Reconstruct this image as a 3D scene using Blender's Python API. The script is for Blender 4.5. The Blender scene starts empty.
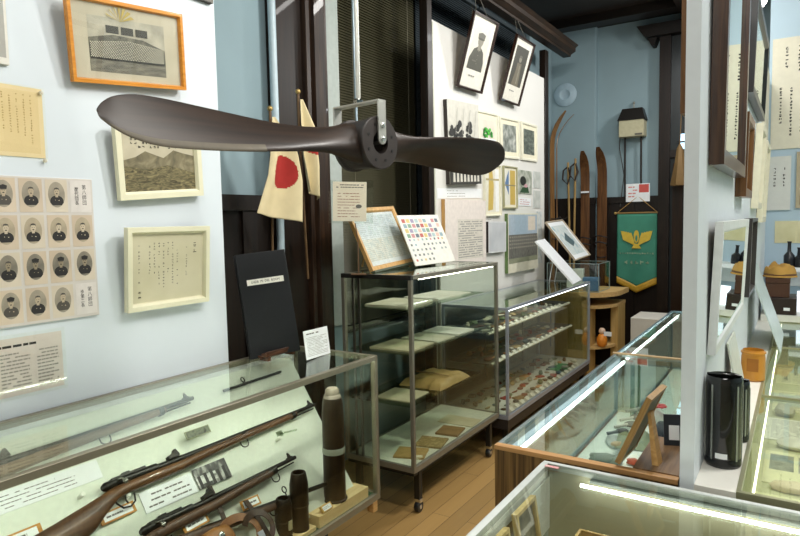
import bpy, bmesh, math, random
from mathutils import Vector, Matrix, noise
random.seed(7)
V = Vector
SC = bpy.context.scene
COL = SC.collection
# ------------------------------------------------------------------ camera geometry
F, CX, CY, EYE = 618.0, 400.0, 268.0, V((0, 0, 1.55))
def unit(v): v = V(v); return v.normalized()
_v1 = unit((800-CX, 213-CY, F)); _v2 = -unit((-560-CX, 240-CY, F))
_v2 = (_v2 - _v1*_v1.dot(_v2)).normalized(); _dn = _v1.cross(_v2) * -1
_up = V(_dn)
if _up.y > 0: _up = -_up
def cam2world(d): d = V(d); return V((_v2.dot(d), _v1.dot(d), _up.dot(d)))
def ray(px, py): return cam2world((px-CX, py-CY, F))
def onx(px, py, x): r = ray(px, py); return EYE + r*(x/r.x)
def ony(px, py, y): r = ray(px, py); return EYE + r*(y/r.y)
def onz(px, py, z): r = ray(px, py); return EYE + r*((z-EYE.z)/r.z)
def onp(px, py, p0, n): r = ray(px, py); return EYE + r*((V(p0)-EYE).dot(n)/r.dot(n))
cam = bpy.data.objects.new('camera', bpy.data.cameras.new('camera')); COL.objects.link(cam)
R_, U_, B_ = cam2world((1, 0, 0)), cam2world((0, -1, 0)), cam2world((0, 0, -1))
cam.matrix_world = Matrix(((R_.x, U_.x, B_.x, 0), (R_.y, U_.y, B_.y, 0), (R_.z, U_.z, B_.z, EYE.z), (0, 0, 0, 1)))
cam.data.sensor_width = 36; cam.data.lens = 36*F/800; cam.data.clip_start = .02
SC.camera = cam
# ------------------------------------------------------------------ materials
def lin(h):
    if isinstance(h, str):
        c = [int(h[i:i+2], 16)/255 for i in (0, 2, 4)]
        return tuple((x/12.92 if x <= .04045 else ((x+.055)/1.055)**2.4) for x in c) + (1,)
    return tuple(h) + (1,)
_M = {}
def new(name):
    m = bpy.data.materials.new(name); m.use_nodes = True; nt = m.node_tree
    return m, nt, nt.nodes, nt.links, nt.nodes['Principled BSDF']
def flat(h, rough=.6, metal=0., spec=.5, var=.06, scale=30, bump=0., coat=0.):
    key = ('f', h, rough, metal, spec, var, scale, bump, coat)
    if key in _M: return _M[key]
    m, nt, N, L, b = new('paint_' + str(h)); c = lin(h)
    b.inputs['Roughness'].default_value = rough; b.inputs['Metallic'].default_value = metal
    b.inputs['Specular IOR Level'].default_value = spec; b.inputs['Coat Weight'].default_value = coat
    tc = N.new('ShaderNodeTexCoord'); nz = N.new('ShaderNodeTexNoise'); nz.inputs['Scale'].default_value = scale; nz.inputs['Detail'].default_value = 3
    L.new(tc.outputs['Object'], nz.inputs['Vector'])
    r = N.new('ShaderNodeValToRGB'); r.color_ramp.elements[0].position = .3; r.color_ramp.elements[1].position = .7
    r.color_ramp.elements[0].color = tuple(x*(1-var) for x in c[:3])+(1,); r.color_ramp.elements[1].color = tuple(min(1, x*(1+var)) for x in c[:3])+(1,)
    L.new(nz.outputs['Fac'], r.inputs['Fac']); L.new(r.outputs['Color'], b.inputs['Base Color'])
    if bump:
        bp = N.new('ShaderNodeBump'); bp.inputs['Strength'].default_value = bump; bp.inputs['Distance'].default_value = .002
        L.new(nz.outputs['Fac'], bp.inputs['Height']); L.new(bp.outputs['Normal'], b.inputs['Normal'])
    _M[key] = m; return m
def wood(h1, h2, scale=6, axis='Y', rough=.4, coat=0., stretch=14, contrast=.2, spec=.3):
    key = ('w', h1, h2, scale, axis, rough, coat, stretch)
    if key in _M: return _M[key]
    m, nt, N, L, b = new('wood_' + h1); b.inputs['Specular IOR Level'].default_value = spec; b.inputs['Roughness'].default_value = rough; b.inputs['Coat Weight'].default_value = coat
    tc = N.new('ShaderNodeTexCoord'); mp = N.new('ShaderNodeMapping'); s = [scale*stretch]*3; s['XYZ'.index(axis)] = scale
    mp.inputs['Scale'].default_value = s; L.new(tc.outputs['Object'], mp.inputs['Vector'])
    nz = N.new('ShaderNodeTexNoise'); nz.inputs['Scale'].default_value = 1; nz.inputs['Detail'].default_value = 5; nz.inputs['Distortion'].default_value = .6
    L.new(mp.outputs['Vector'], nz.inputs['Vector'])
    r = N.new('ShaderNodeValToRGB'); e = r.color_ramp.elements; e[0].position = .5-contrast; e[1].position = .5+contrast; e[0].color = lin(h1); e[1].color = lin(h2)
    L.new(nz.outputs['Fac'], r.inputs['Fac']); L.new(r.outputs['Color'], b.inputs['Base Color'])
    _M[key] = m; return m
def noisy(cols, scale=20, detail=6, rough=.5, distort=0., mapping=(1, 1, 1)):
    """printed image / mottled surface: a noise driven colour ramp"""
    key = ('n', tuple(cols), scale, detail, rough, distort, mapping)
    if key in _M: return _M[key]
    m, nt, N, L, b = new('mottled_' + cols[0]); b.inputs['Roughness'].default_value = rough
    tc = N.new('ShaderNodeTexCoord'); mp = N.new('ShaderNodeMapping'); mp.inputs['Scale'].default_value = mapping
    nz = N.new('ShaderNodeTexNoise'); nz.inputs['Scale'].default_value = scale; nz.inputs['Detail'].default_value = detail; nz.inputs['Distortion'].default_value = distort
    L.new(tc.outputs['Object'], mp.inputs['Vector']); L.new(mp.outputs['Vector'], nz.inputs['Vector'])
    r = N.new('ShaderNodeValToRGB'); e = r.color_ramp.elements; n = len(cols)
    while len(e) < n: e.new(.5)
    for i, c in enumerate(cols): e[i].position = .3+.4*i/(n-1); e[i].color = lin(c)
    L.new(nz.outputs['Fac'], r.inputs['Fac']); L.new(r.outputs['Color'], b.inputs['Base Color'])
    _M[key] = m; return m
def glassm(tint='eef6ee', refl=1.0, ior=1.5):
    key = ('g', tint, refl)
    if key in _M: return _M[key]
    m, nt, N, L, b = new('thin_glass'); N.remove(b)
    t = N.new('ShaderNodeBsdfTransparent'); t.inputs[0].default_value = lin(tint)
    g = N.new('ShaderNodeBsdfGlossy'); g.inputs['Roughness'].default_value = .01; g.inputs['Color'].default_value = (.95, 1, .97, 1)
    fr = N.new('ShaderNodeFresnel'); fr.inputs['IOR'].default_value = ior
    ge = N.new('ShaderNodeNewGeometry'); inv = N.new('ShaderNodeMath'); inv.operation = 'MULTIPLY'; inv.inputs[1].default_value = refl
    # same reflectance from both sides of the thin sheet
    dt = N.new('ShaderNodeVectorMath'); dt.operation = 'DOT_PRODUCT'; L.new(ge.outputs['Normal'], dt.inputs[0]); L.new(ge.outputs['Incoming'], dt.inputs[1])
    ab = N.new('ShaderNodeMath'); ab.operation = 'ABSOLUTE'; L.new(dt.outputs['Value'], ab.inputs[0])
    om = N.new('ShaderNodeMath'); om.operation = 'SUBTRACT'; om.inputs[0].default_value = 1; L.new(ab.outputs[0], om.inputs[1])
    pw = N.new('ShaderNodeMath'); pw.operation = 'POWER'; pw.inputs[1].default_value = 5; L.new(om.outputs[0], pw.inputs[0])
    ma = N.new('ShaderNodeMath'); ma.operation = 'MULTIPLY_ADD'; ma.inputs[1].default_value = .92; ma.inputs[2].default_value = .035; L.new(pw.outputs[0], ma.inputs[0])
    L.new(ma.outputs[0], inv.inputs[0]); N.remove(fr)
    mx = N.new('ShaderNodeMixShader'); L.new(inv.outputs[0], mx.inputs[0]); L.new(t.outputs[0], mx.inputs[1]); L.new(g.outputs[0], mx.inputs[2])
    L.new(mx.outputs[0], N['Material Output'].inputs['Surface'])
    _M[key] = m; return m
def emit(h, s):
    key = ('e', h, s)
    if key in _M: return _M[key]
    m, nt, N, L, b = new('glow_surface'); b.inputs['Base Color'].default_value = lin(h)
    b.inputs['Emission Color'].default_value = lin(h); b.inputs['Emission Strength'].default_value = s
    _M[key] = m; return m
def planks(h1, h2, h3, w=.09, ln=.9):
    m, nt, N, L, b = new('floor_boards'); b.inputs['Roughness'].default_value = .38
    tc = N.new('ShaderNodeTexCoord'); mp = N.new('ShaderNodeMapping'); mp.inputs['Rotation'].default_value = (0, 0, math.pi/2); L.new(tc.outputs['Object'], mp.inputs['Vector'])
    br = N.new('ShaderNodeTexBrick'); br.inputs['Scale'].default_value = 1; br.inputs['Brick Width'].default_value = ln; br.inputs['Row Height'].default_value = w
    br.inputs['Mortar Size'].default_value = .0012; br.inputs['Color1'].default_value = lin(h1); br.inputs['Color2'].default_value = lin(h2); br.inputs['Mortar'].default_value = lin(h3)
    L.new(mp.outputs['Vector'], br.inputs['Vector'])
    m2 = N.new('ShaderNodeMapping'); m2.inputs['Scale'].default_value = (60, 4, 60); L.new(tc.outputs['Object'], m2.inputs['Vector'])
    nz = N.new('ShaderNodeTexNoise'); nz.inputs['Scale'].default_value = 1; nz.inputs['Detail'].default_value = 4; L.new(m2.outputs['Vector'], nz.inputs['Vector'])
    mx = N.new('ShaderNodeMix'); mx.data_type = 'RGBA'; mx.blend_type = 'MULTIPLY'; mx.inputs['Factor'].default_value = .35
    L.new(br.outputs['Color'], mx.inputs['A']); L.new(nz.outputs['Color'], mx.inputs['B']); 
    rr = N.new('ShaderNodeValToRGB'); rr.color_ramp.elements[0].color = (.55, .5, .45, 1); rr.color_ramp.elements[1].color = (1, 1, 1, 1); L.new(nz.outputs['Fac'], rr.inputs['Fac']); L.new(rr.outputs['Color'], mx.inputs['B'])
    L.new(mx.outputs['Result'], b.inputs['Base Color']); return m
def striped(h1, h2, freq, axis='X', rough=.35):
    """vertical grained laminate"""
    key = ('s', h1, h2, freq, axis)
    if key in _M: return _M[key]
    m, nt, N, L, b = new('laminate'); b.inputs['Roughness'].default_value = rough
    tc = N.new('ShaderNodeTexCoord'); mp = N.new('ShaderNodeMapping'); s = [1.5, 1.5, 1.5]; s['XYZ'.index(axis)] = freq
    mp.inputs['Scale'].default_value = s; L.new(tc.outputs['Object'], mp.inputs['Vector'])
    nz = N.new('ShaderNodeTexNoise'); nz.inputs['Scale'].default_value = 1; nz.inputs['Detail'].default_value = 2; L.new(mp.outputs['Vector'], nz.inputs['Vector'])
    r = N.new('ShaderNodeValToRGB'); e = r.color_ramp.elements; e[0].position = .4; e[1].position = .6; e[0].color = lin(h1); e[1].color = lin(h2)
    L.new(nz.outputs['Fac'], r.inputs['Fac']); L.new(r.outputs['Color'], b.inputs['Base Color']); _M[key] = m; return m
# ------------------------------------------------------------------ mesh building
class MB:
    def __init__(s): s.v = []; s.f = []; s.m = []; s.sm = []
    def add(s, vs, fs, m=0, smooth=False):
        o = len(s.v); s.v += [tuple(v) for v in vs]
        for f in fs: s.f.append([i+o for i in f]); s.m.append(m); s.sm.append(smooth)
        return s
    def box(s, x0, x1, y0, y1, z0, z1, m=0):
        v = [(x, y, z) for x in (x0, x1) for y in (y0, y1) for z in (z0, z1)]
        return s.add(v, [(0, 1, 3, 2), (4, 6, 7, 5), (0, 4, 5, 1), (2, 3, 7, 6), (0, 2, 6, 4), (1, 5, 7, 3)], m)
    def hexa(s, b4, t4, m=0):
        return s.add(list(b4)+list(t4), [(3, 2, 1, 0), (4, 5, 6, 7), (0, 1, 5, 4), (1, 2, 6, 5), (2, 3, 7, 6), (3, 0, 4, 7)], m)
    def poly(s, pts, m=0): return s.add(pts, [tuple(range(len(pts)))], m)
    def prism(s, pts2, a0, a1, axis='z', m=0, smooth=False):
        """outline in 2D extruded between a0 and a1 along the axis"""
        f = {'z': lambda p, a: (p[0], p[1], a), 'x': lambda p, a: (a, p[0], p[1]), 'y': lambda p, a: (p[0], a, p[1])}[axis]
        n = len(pts2); v = [f(p, a0) for p in pts2]+[f(p, a1) for p in pts2]
        fs = [tuple(range(n-1, -1, -1)), tuple(range(n, 2*n))]
        s.add(v, fs, m); o = len(s.v)-2*n
        for i in range(n):
            j = (i+1) % n; s.f.append([o+i, o+j, o+n+j, o+n+i]); s.m.append(m); s.sm.append(smooth)
        return s
    def tube(s, pts, r, m=0, k=10, cap=True):
        pts = [V(p) for p in pts]; rs = r if isinstance(r, (list, tuple)) else [r]*len(pts); rings = []; prev = None
        for i, p in enumerate(pts):
            t = (pts[min(i+1, len(pts)-1)]-pts[max(i-1, 0)]).normalized()
            if prev is None: a = t.orthogonal().normalized()
            else: a = (prev-t*prev.dot(t)).normalized()
            prev = a; b = t.cross(a)
            rings.append([p+(a*math.cos(2*math.pi*q/k)+b*math.sin(2*math.pi*q/k))*rs[i] for q in range(k)])
        vs = [q for rg in rings for q in rg]; fs = []
        for i in range(len(rings)-1):
            for q in range(k): fs.append((i*k+q, i*k+(q+1) % k, (i+1)*k+(q+1) % k, (i+1)*k+q))
        s.add(vs, fs, m, True); o = len(s.v)-len(vs)
        if cap:
            s.f.append([o+q for q in range(k-1, -1, -1)]); s.m.append(m); s.sm.append(False)
            s.f.append([o+(len(rings)-1)*k+q for q in range(k)]); s.m.append(m); s.sm.append(False)
        return s
    def lathe(s, prof, c=(0, 0, 0), axis='z', m=0, k=24, close=False, smooth=True):
        """prof: list of (radius, height)"""
        c = V(c); vs = []; fs = []; n = len(prof)
        for r, h in prof:
            for q in range(k):
                a = 2*math.pi*q/k; x, y = r*math.cos(a), r*math.sin(a)
                vs.append(c+V({'z': (x, y, h), 'x': (h, x, y), 'y': (y, h, x)}[axis]))
        for i in range(n-1 if not close else n):
            j = (i+1) % n
            for q in range(k): fs.append((i*k+q, i*k+(q+1) % k, j*k+(q+1) % k, j*k+q))
        if not close: fs.append(tuple(range(k-1, -1, -1))); fs.append(tuple((n-1)*k+q for q in range(k)))
        return s.add(vs, fs, m, smooth)
    def ball(s, c, r, m=0, k=14, j=8):
        c = V(c); r = V(r) if hasattr(r, '__len__') else V((r, r, r)); vs = []; fs = []
        for a in range(j+1):
            th = math.pi*a/j
            for q in range(k):
                ph = 2*math.pi*q/k; vs.append((c.x+r.x*math.sin(th)*math.cos(ph), c.y+r.y*math.sin(th)*math.sin(ph), c.z+r.z*math.cos(th)))
        for a in range(j):
            for q in range(k): fs.append((a*k+q, (a+1)*k+q, (a+1)*k+(q+1) % k, a*k+(q+1) % k))
        return s.add(vs, fs, m, True)
    def grid(s, fn, nu, nv, m=0, mf=None, thick=0):
        o = len(s.v); s.v += [tuple(fn(i/nu, j/nv)) for j in range(nv+1) for i in range(nu+1)]
        for j in range(nv):
            for i in range(nu):
                a = o+j*(nu+1)+i; s.f.append([a, a+1, a+nu+2, a+nu+1]); s.sm.append(True)
                s.m.append(mf((i+.5)/nu, (j+.5)/nv) if mf else m)
        return s
    def build(s, name, mats, parent=None, M=None, bevel=0, solid=0, clean=True):
        me = bpy.data.meshes.new(name); me.from_pydata(s.v, [], s.f)
        for i, p in enumerate(me.polygons): p.material_index = s.m[i]; p.use_smooth = s.sm[i]
        if not isinstance(mats, (list, tuple)): mats = [mats]
        for mt in mats: me.materials.append(mt)
        if clean:
            bm = bmesh.new(); bm.from_mesh(me); bmesh.ops.remove_doubles(bm, verts=bm.verts, dist=1e-6); bmesh.ops.recalc_face_normals(bm, faces=bm.faces); bm.to_mesh(me); bm.free()
        me.set_sharp_from_angle(angle=.7)
        o = bpy.data.objects.new(name, me); COL.objects.link(o)
        if parent is not None: o.parent = parent
        if M is not None: o.matrix_local = M
        if solid: md = o.modifiers.new('solid', 'SOLIDIFY'); md.thickness = solid; md.offset = 0
        if bevel: md = o.modifiers.new('bevel', 'BEVEL'); md.width = bevel; md.segments = 2; md.limit_method = 'ANGLE'; md.angle_limit = .6
        return o
def T(x, y, z, rz=0): return Matrix.Translation((x, y, z)) @ Matrix.Rotation(rz, 4, 'Z')
def tag(o, label, cat, group=None, kind=None):
    o['label'] = label; o['category'] = cat
    if group: o['group'] = group
    if kind: o['kind'] = kind
    return o
def thing(name, label, cat, M=None, group=None):
    o = bpy.data.objects.new(name, None); COL.objects.link(o); o.empty_display_size = .05
    if M is not None: o.matrix_world = M
    return tag(o, label, cat, group)
def struct(name, mb, mats, parent=None, **k):
    o = mb.build(name, mats, parent, **k)
    if parent is None: o['kind'] = 'structure'
    return o
def quadfit(px, p0, n):
    """px: TL,TR,BR,BL pixels -> matrix at the rectangle's centre (x right, y up, z to the viewer), w, h"""
    n = V(n).normalized(); q = [onp(a, b, p0, n) for a, b in px]
    c = sum(q, V())/4; u = ((q[1]-q[0])+(q[2]-q[3])).normalized(); u = (u-n*u.dot(n)).normalized(); v = n.cross(u)
    w = ((q[1]-q[0]).dot(u)+(q[2]-q[3]).dot(u))/2; h = ((q[0]-q[3]).dot(v)+(q[1]-q[2]).dot(v))/2
    return frame_matrix(c, u, v, n), w, h
def frame_matrix(c, u, v, n): return Matrix(((u.x, v.x, n.x, c.x), (u.y, v.y, n.y, c.y), (u.z, v.z, n.z, c.z), (0, 0, 0, 1)))
def wallrect(x, y0, y1, z0, z1, face=1, tilt=0., rot=0.):
    """a rectangle on a wall facing +X, bottom edge on the wall, top leaning out by tilt"""
    n = V((math.cos(tilt)*face, 0, -math.sin(tilt))); u = V((0, 1, 0))*face; v = n.cross(u)
    c = V((x, (y0+y1)/2, z0))+v*((z1-z0)/2)
    return frame_matrix(c, u, v, n) @ Matrix.Rotation(rot, 4, 'Z'), abs(y1-y0), z1-z0
# ------------------------------------------------------------------ flat drawings on paper
def text_mesh(body, size, extrude=0.):
    c = bpy.data.curves.new('lettering', 'FONT'); c.body = body; c.size = size; c.align_x = 'CENTER'; c.align_y = 'CENTER'; c.extrude = extrude; c.resolution_u = 2
    o = bpy.data.objects.new('lettering', c); COL.objects.link(o); bpy.context.view_layer.update()
    me = bpy.data.meshes.new_from_object(o.evaluated_get(bpy.context.evaluated_depsgraph_get()))
    vs = [tuple(v.co) for v in me.vertices]; fs = [tuple(p.vertices) for p in me.polygons]
    bpy.data.objects.remove(o); bpy.data.curves.remove(c); bpy.data.meshes.remove(me); return vs, fs
class Art(MB):
    """layers of flat shapes on a sheet; local x right, y up"""
    def __init__(s, w, h, z=0.): super().__init__(); s.w, s.h, s.z = w, h, z; s.mats = []; s.L = z; s.k = 0
    def mi(s, mat):
        if mat not in s.mats: s.mats.append(mat)
        return s.mats.index(mat)
    def up(s): s.k += 1; s.L = s.z+.00025*s.k; return s.L
    def rect(s, x0, x1, y0, y1, mat):
        z = s.up(); s.poly([(x0, y0, z), (x1, y0, z), (x1, y1, z), (x0, y1, z)], s.mi(mat)); return s
    def ell(s, cx, cy, rx, ry, mat, k=20, same=False):
        z = s.L if same else s.up(); s.poly([(cx+rx*math.cos(2*math.pi*i/k), cy+ry*math.sin(2*math.pi*i/k), z) for i in range(k)], s.mi(mat)); return s
    def shape(s, pts, mat):
        z = s.up(); s.poly([(x, y, z) for x, y in pts], s.mi(mat)); return s
    def text(s, body, cx, cy, size, mat, rot=0., sx=1.):
        vs, fs = text_mesh(body, size); z = s.up(); ca, sa = math.cos(rot), math.sin(rot)
        s.add([(cx+(x*sx)*ca-y*sa, cy+(x*sx)*sa+y*ca, z) for x, y, _ in vs], fs, s.mi(mat)); return s
    def strokes(s, x0, x1, y0, y1, mat, n, rows, vertical=True, dens=.85, t=.12, seed=1):
        """small brush characters in columns (vertical) or lines"""
        rnd = random.Random(seed); z = s.up(); mi = s.mi(mat)
        cw, ch = ((x1-x0)/n, (y1-y0)/rows)
        for i in range(n):
            stop = rnd.uniform(.6, 1)
            for j in range(rows):
                if rnd.random() > dens: continue
                if vertical and j > rows*stop: continue
                cx = x0+(i+.5)*cw; cy = y1-(j+.5)*ch; a = min(cw, ch)*.36
                for k in range(rnd.choice((2, 3, 3))):
                    if rnd.random() < .55: dx, dy = a*rnd.uniform(.5, 1), a*t*1.2; ox, oy = 0, a*rnd.uniform(-.8, .8)
                    else: dx, dy = a*t*1.2, a*rnd.uniform(.5, 1); ox, oy = a*rnd.uniform(-.7, .7), 0
                    s.poly([(cx+ox-dx, cy+oy-dy, z), (cx+ox+dx, cy+oy-dy, z), (cx+ox+dx, cy+oy+dy, z), (cx+ox-dx, cy+oy+dy, z)], mi)
        return s
    def lines(s, x0, x1, y0, y1, mat, n, t=.25, seed=1, gap=.1):
        """rows of small print: broken bars"""
        rnd = random.Random(seed); z = s.up(); mi = s.mi(mat); dy = (y1-y0)/n
        for j in range(n):
            y = y1-(j+.5)*dy; x = x0; end = x1-(x1-x0)*(rnd.uniform(0, .35) if rnd.random() < .4 else 0)
            while x < end-.001:
                l = min(dy*rnd.uniform(.5, 1.6), end-x)
                if rnd.random() > gap: s.poly([(x, y-dy*t*.5, z), (x+l*.85, y-dy*t*.5, z), (x+l*.85, y+dy*t*.5, z), (x, y+dy*t*.5, z)], mi)
                x += l
        return s
    def done(s, name, parent=None, M=None): return s.build(name, s.mats, parent, M, clean=False)
INK = flat('1c1a18', .8); GREYINK = flat('6a6762', .8); FAINT = flat('93908a', .8)
PAPER = flat('e6e2d4', .75, var=.03); WHITE = flat('eceff0', .6, var=.02); CREAM = flat('ece6cc', .5, var=.03); SEPIA = flat('d9cbb2', .7, var=.04)
GLASS = glassm('f9fcf8'); PGLASS = glassm('fefffe', .8); CLEAR = glassm('fcfdfc', .8)
ALU = flat('918c78', .35, .45, var=.04); ALUD = flat('6e6b62', .35, .8); CHROME = flat('d8dadb', .12, 1.)
BLACK = flat('15140f', .45); DWOOD = wood('120b06', '22150c', 4, 'Z', .42, .1); OAK = wood('b88b50', 'd6ad70', 5, 'Y', .45)
def portrait(a, cx, cy, rw, rh, tone=0, hat=False, dark=False, rnd=random):
    """oval vignette with a head and shoulders"""
    bg = [noisy(['8b8374', 'a59c8a'], 30), noisy(['6b675c', '8f8777'], 30), noisy(['9f937e', 'b7a98f'], 30)][tone % 3]
    dk = flat('23211f', .6); mid = flat('4a463f', .6); sk = [flat('b7a78e', .6), flat('94876f', .6), flat('c9bba2', .6)][tone % 3]
    a.ell(cx, cy, rw, rh, bg, 28)
    pts = []
    for i in range(17):
        t = math.pi*i/16; pts.append((cx+rw*.80*math.cos(t), cy-rh*.62+rh*.55*math.sin(t)**.7))
    a.shape([(cx-rw*.55, cy-rh*.83)]+[(x, y) for x, y in reversed(pts)]+[(cx+rw*.55, cy-rh*.83)], dk if dark or tone % 2 else mid)
    a.rect(cx-rw*.16, cx+rw*.16, cy-rh*.2, cy, sk)
    a.ell(cx, cy+rh*.2, rw*.3, rh*.31, sk)
    a.ell(cx-rw*.11, cy+rh*.24, rw*.05, rh*.025, dk, 8); a.ell(cx+rw*.11, cy+rh*.24, rw*.05, rh*.025, dk, 8, True)
    a.ell(cx, cy+rh*.07, rw*.12, rh*.04, dk, 10)
    if hat:
        a.shape([(cx-rw*.34, cy+rh*.33), (cx+rw*.34, cy+rh*.33), (cx+rw*.42, cy+rh*.58), (cx, cy+rh*.68), (cx-rw*.42, cy+rh*.58)], dk)
        a.shape([(cx-rw*.3, cy+rh*.36), (cx+rw*.3, cy+rh*.36), (cx+rw*.24, cy+rh*.29), (cx-rw*.24, cy+rh*.29)], mid)
    else:
        a.shape([(cx-rw*.31, cy+rh*.3), (cx-rw*.2, cy+rh*.42), (cx+rw*.2, cy+rh*.42), (cx+rw*.31, cy+rh*.3), (cx+rw*.26, cy+rh*.5), (cx, cy+rh*.56), (cx-rw*.26, cy+rh*.5)], mid)
    a.ell(cx-rw*.2, cy-rh*.42, rw*.05, rh*.03, sk, 8); a.ell(cx+rw*.22, cy-rh*.45, rw*.07, rh*.04, sk, 8, True)
def frame_part(w, h, fw, d, mat, parent, name='frame', lip=True, bevel=.0015):
    """mitred moulding around a w x h rectangle, back on z=0"""
    m = MB(); prof = [(0, 0), (0, d), (fw*.7, d), (fw, d*.55), (fw, 0)]   # (inset, z)
    cs = [(-1, -1), (1, -1), (1, 1), (-1, 1)]
    for i in range(4):
        a, b = cs[i], cs[(i+1) % 4]
        va = [((w/2-q)*a[0], (h/2-q)*a[1], z) for q, z in prof]; vb = [((w/2-q)*b[0], (h/2-q)*b[1], z) for q, z in prof]
        n = len(prof); m.add(va+vb, [(k, k+1, n+k+1, n+k) for k in range(n-1)]+[(n-1, 0, n, 2*n-1)])
    return m.build(name, mat, parent)
def picture(name, label, cat, fit, fw, d, fmat, mount, draw, group=None, glass=None, backc=None, off=0.):
    """framed picture: backing, frame, mount and print"""
    M, w, h = fit; M = M @ Matrix.Translation((0, 0, off)); t = thing(name, label, cat, M, group)
    bd = d*.35 if fw else d
    MB().box(-w/2+.002, w/2-.002, -h/2+.002, h/2-.002, 0, bd).build('backing', backc or flat('8b7a5c', .8), t)
    if fw: frame_part(w, h, fw, d, fmat, t)
    a = Art(w-2*fw, h-2*fw, bd+.0006); a.rect(-a.w/2, a.w/2, -a.h/2, a.h/2, mount); draw(a); a.done('print', t)
    if glass: MB().box(-w/2+fw*.8, w/2-fw*.8, -h/2+fw*.8, h/2-fw*.8, d*.5+.004, d*.5+.0055).build('glass', glass, t)
    return t
def sheet(name, label, cat, fit, th, base, draw, group=None, edge=None):
    """thin board or card as one object with its printing as a child"""
    M, w, h = fit; t = MB().box(-w/2, w/2, -h/2, h/2, 0, th).build(name, edge or base, None, M); tag(t, label, cat, group)
    a = Art(w, h, th+.0003); a.rect(-w/2+.0005, w/2-.0005, -h/2+.0005, h/2-.0005, base); draw(a); a.done('print', t); return t
# ================================================================== the room
BLUEW = flat('8ca2a9', .75, var=.03, scale=3); WALLW = flat('d4dde3', .55, var=.015, scale=4); PANELW = flat('e0ded8', .6, var=.02, scale=3)
struct('floor', MB().box(-3, 3.2, -1.8, 7.6, -.05, 0), planks('b8935a', 'a3824e', '463220', .1, 1.1))
struct('ceiling', MB().box(-3, 3.2, -1.8, 7.6, 3.66, 3.75), wood('15100c', '241a12', 3, 'X', .6))
BEAM = wood('0e0a07', '19120c', 4, 'X', .5); BEAMY = wood('100b07', '20160f', 4, 'Y', .5)
for y, bz_ in ((2.0, 3.46), (3.6, 3.46), (5.2, 3.46), (6.75, 3.57)):
    struct('trim_1', MB().box(-2.45, 3, y-.09, y+.09, bz_, 3.66), BEAM)
for x in (-1.0, .6):
    struct('trim_2', MB().box(x-.05, x+.05, -1.7, 7.1, 3.56, 3.66), BEAMY)
struct('wall_left', MB().box(-2.09, -2.02, -1.75, 1.77, 0, 3.66), WALLW)
# outer wall behind: plaster above, panelled wainscot below, then the window
WNS = wood('100a06', '1e130b', 3, 'Z', .5, .05)
w = struct('wall_outer', MB().box(-2.6, -2.45, -1.75, 3.1, 0, 3.66), BLUEW)
m = MB().box(-2.45, -2.43, 1.0, 2.6, 0, 1.66).box(-2.45, -2.405, 1.0, 2.6, 1.62, 1.70).box(-2.45, -2.41, 1.0, 2.6, 0, .2)
for y in (1.6, 1.95, 2.3, 2.56): m.box(-2.43, -2.415, y-.05, y+.05, .2, 1.62)
struct('baseboard_outer', m, WNS)
struct('trim_3', MB().box(-2.45, -2.38, 2.497, 2.71, 0, 3.6), DWOOD)
PILL = wood('1c120c', '3a281b', 4, 'Z', .35, .25)
m = MB()
prof = [(-2.45, 2.70), (-2.36, 2.70), (-2.345, 2.705), (-2.345, 2.735), (-2.365, 2.745), (-2.365, 2.755), (-2.335, 2.765), (-2.33, 2.845), (-2.36, 2.855), (-2.36, 2.865), (-2.35, 2.89), (-2.45, 2.90)]
m.prism([(x, y) for x, y in prof], 0, 3.6, 'z'); struct('trim_4', m, PILL)
struct('trim_5', MB().box(-2.45, -2.425, 2.90, 3.095, .9, 3.6), flat('aab3ad', .6))
# window with dark glass and frame
wi = struct('window_1', MB().box(-2.62, -2.6, 3.1, 6.4, .8, 3.5), flat('0f1518', .15, var=.2, scale=2))
m = MB().box(-2.6, -2.45, 3.1, 6.5, 0, .8).box(-2.6, -2.45, 3.1, 6.5, 3.5, 3.66).box(-2.6, -2.45, 6.4, 7.2, 0, 3.66)
struct('wall_window', m, BLUEW)
m = MB().box(-2.6, -2.55, 3.18, 6.4, .8, .86).box(-2.6, -2.55, 3.18, 6.4, 3.44, 3.5)
for y in (3.2, 4.15, 5.2, 6.38): m.box(-2.6, -2.56, y-.03, y+.03, .8, 3.5)
struct('window_frame', m, DWOOD, wi)
BL = flat('57543f', .42, .2, var=.03); BL2 = flat('4b555a', .4, .2, var=.03)
for (y0, y1, mt, nm) in ((3.11, 4.10, BL, 'olive grey venetian blind hanging behind the glass cabinet'), (4.13, 5.2, BL2, 'dark grey venetian blind beside the left edge of the white panel'), (5.23, 6.36, BL2, 'dark grey venetian blind showing above the framed portraits')):
    t = thing('venetian_blind', nm, 'blind', T(-2.49, (y0+y1)/2, 3.48), 'venetian blinds in the window'); hw = (y1-y0)/2
    MB().box(-.02, .02, -hw, hw, -.04, 0).build('head_rail', mt, t)
    m = MB(); z = -.06
    while z > -2.60:
        m.hexa([(-.006, -hw, z+.0096), (.006, -hw, z-.0096), (.006, hw, z-.0096), (-.006, hw, z+.0096)], [(-.005, -hw, z+.0098), (.007, -hw, z-.0094), (.007, hw, z-.0094), (-.005, hw, z+.0098)]); z -= .0175
    m.build('slats', mt, t)
    MB().box(-.012, .012, -hw, hw, -2.64, -2.62).build('bottom_rail', mt, t)
    for q in (-.6, .78): MB().tube([(.014, hw*q, -.04), (.014, hw*q, -2.62)], .0016, k=6).build('lift_cord', flat('8d8874', .7), t)
p = onx(352, 0, -2.42)
tag(MB().tube([(-2.42, p.y, 3.44), (-2.42, p.y+.01, 2.6), (-2.42, p.y+.02, 1.95)], .009).build('blind_wand', flat('9fb3bd', .3, .4)), 'pale blue tilt wand hanging in front of the olive grey blind', 'blind wand')
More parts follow.
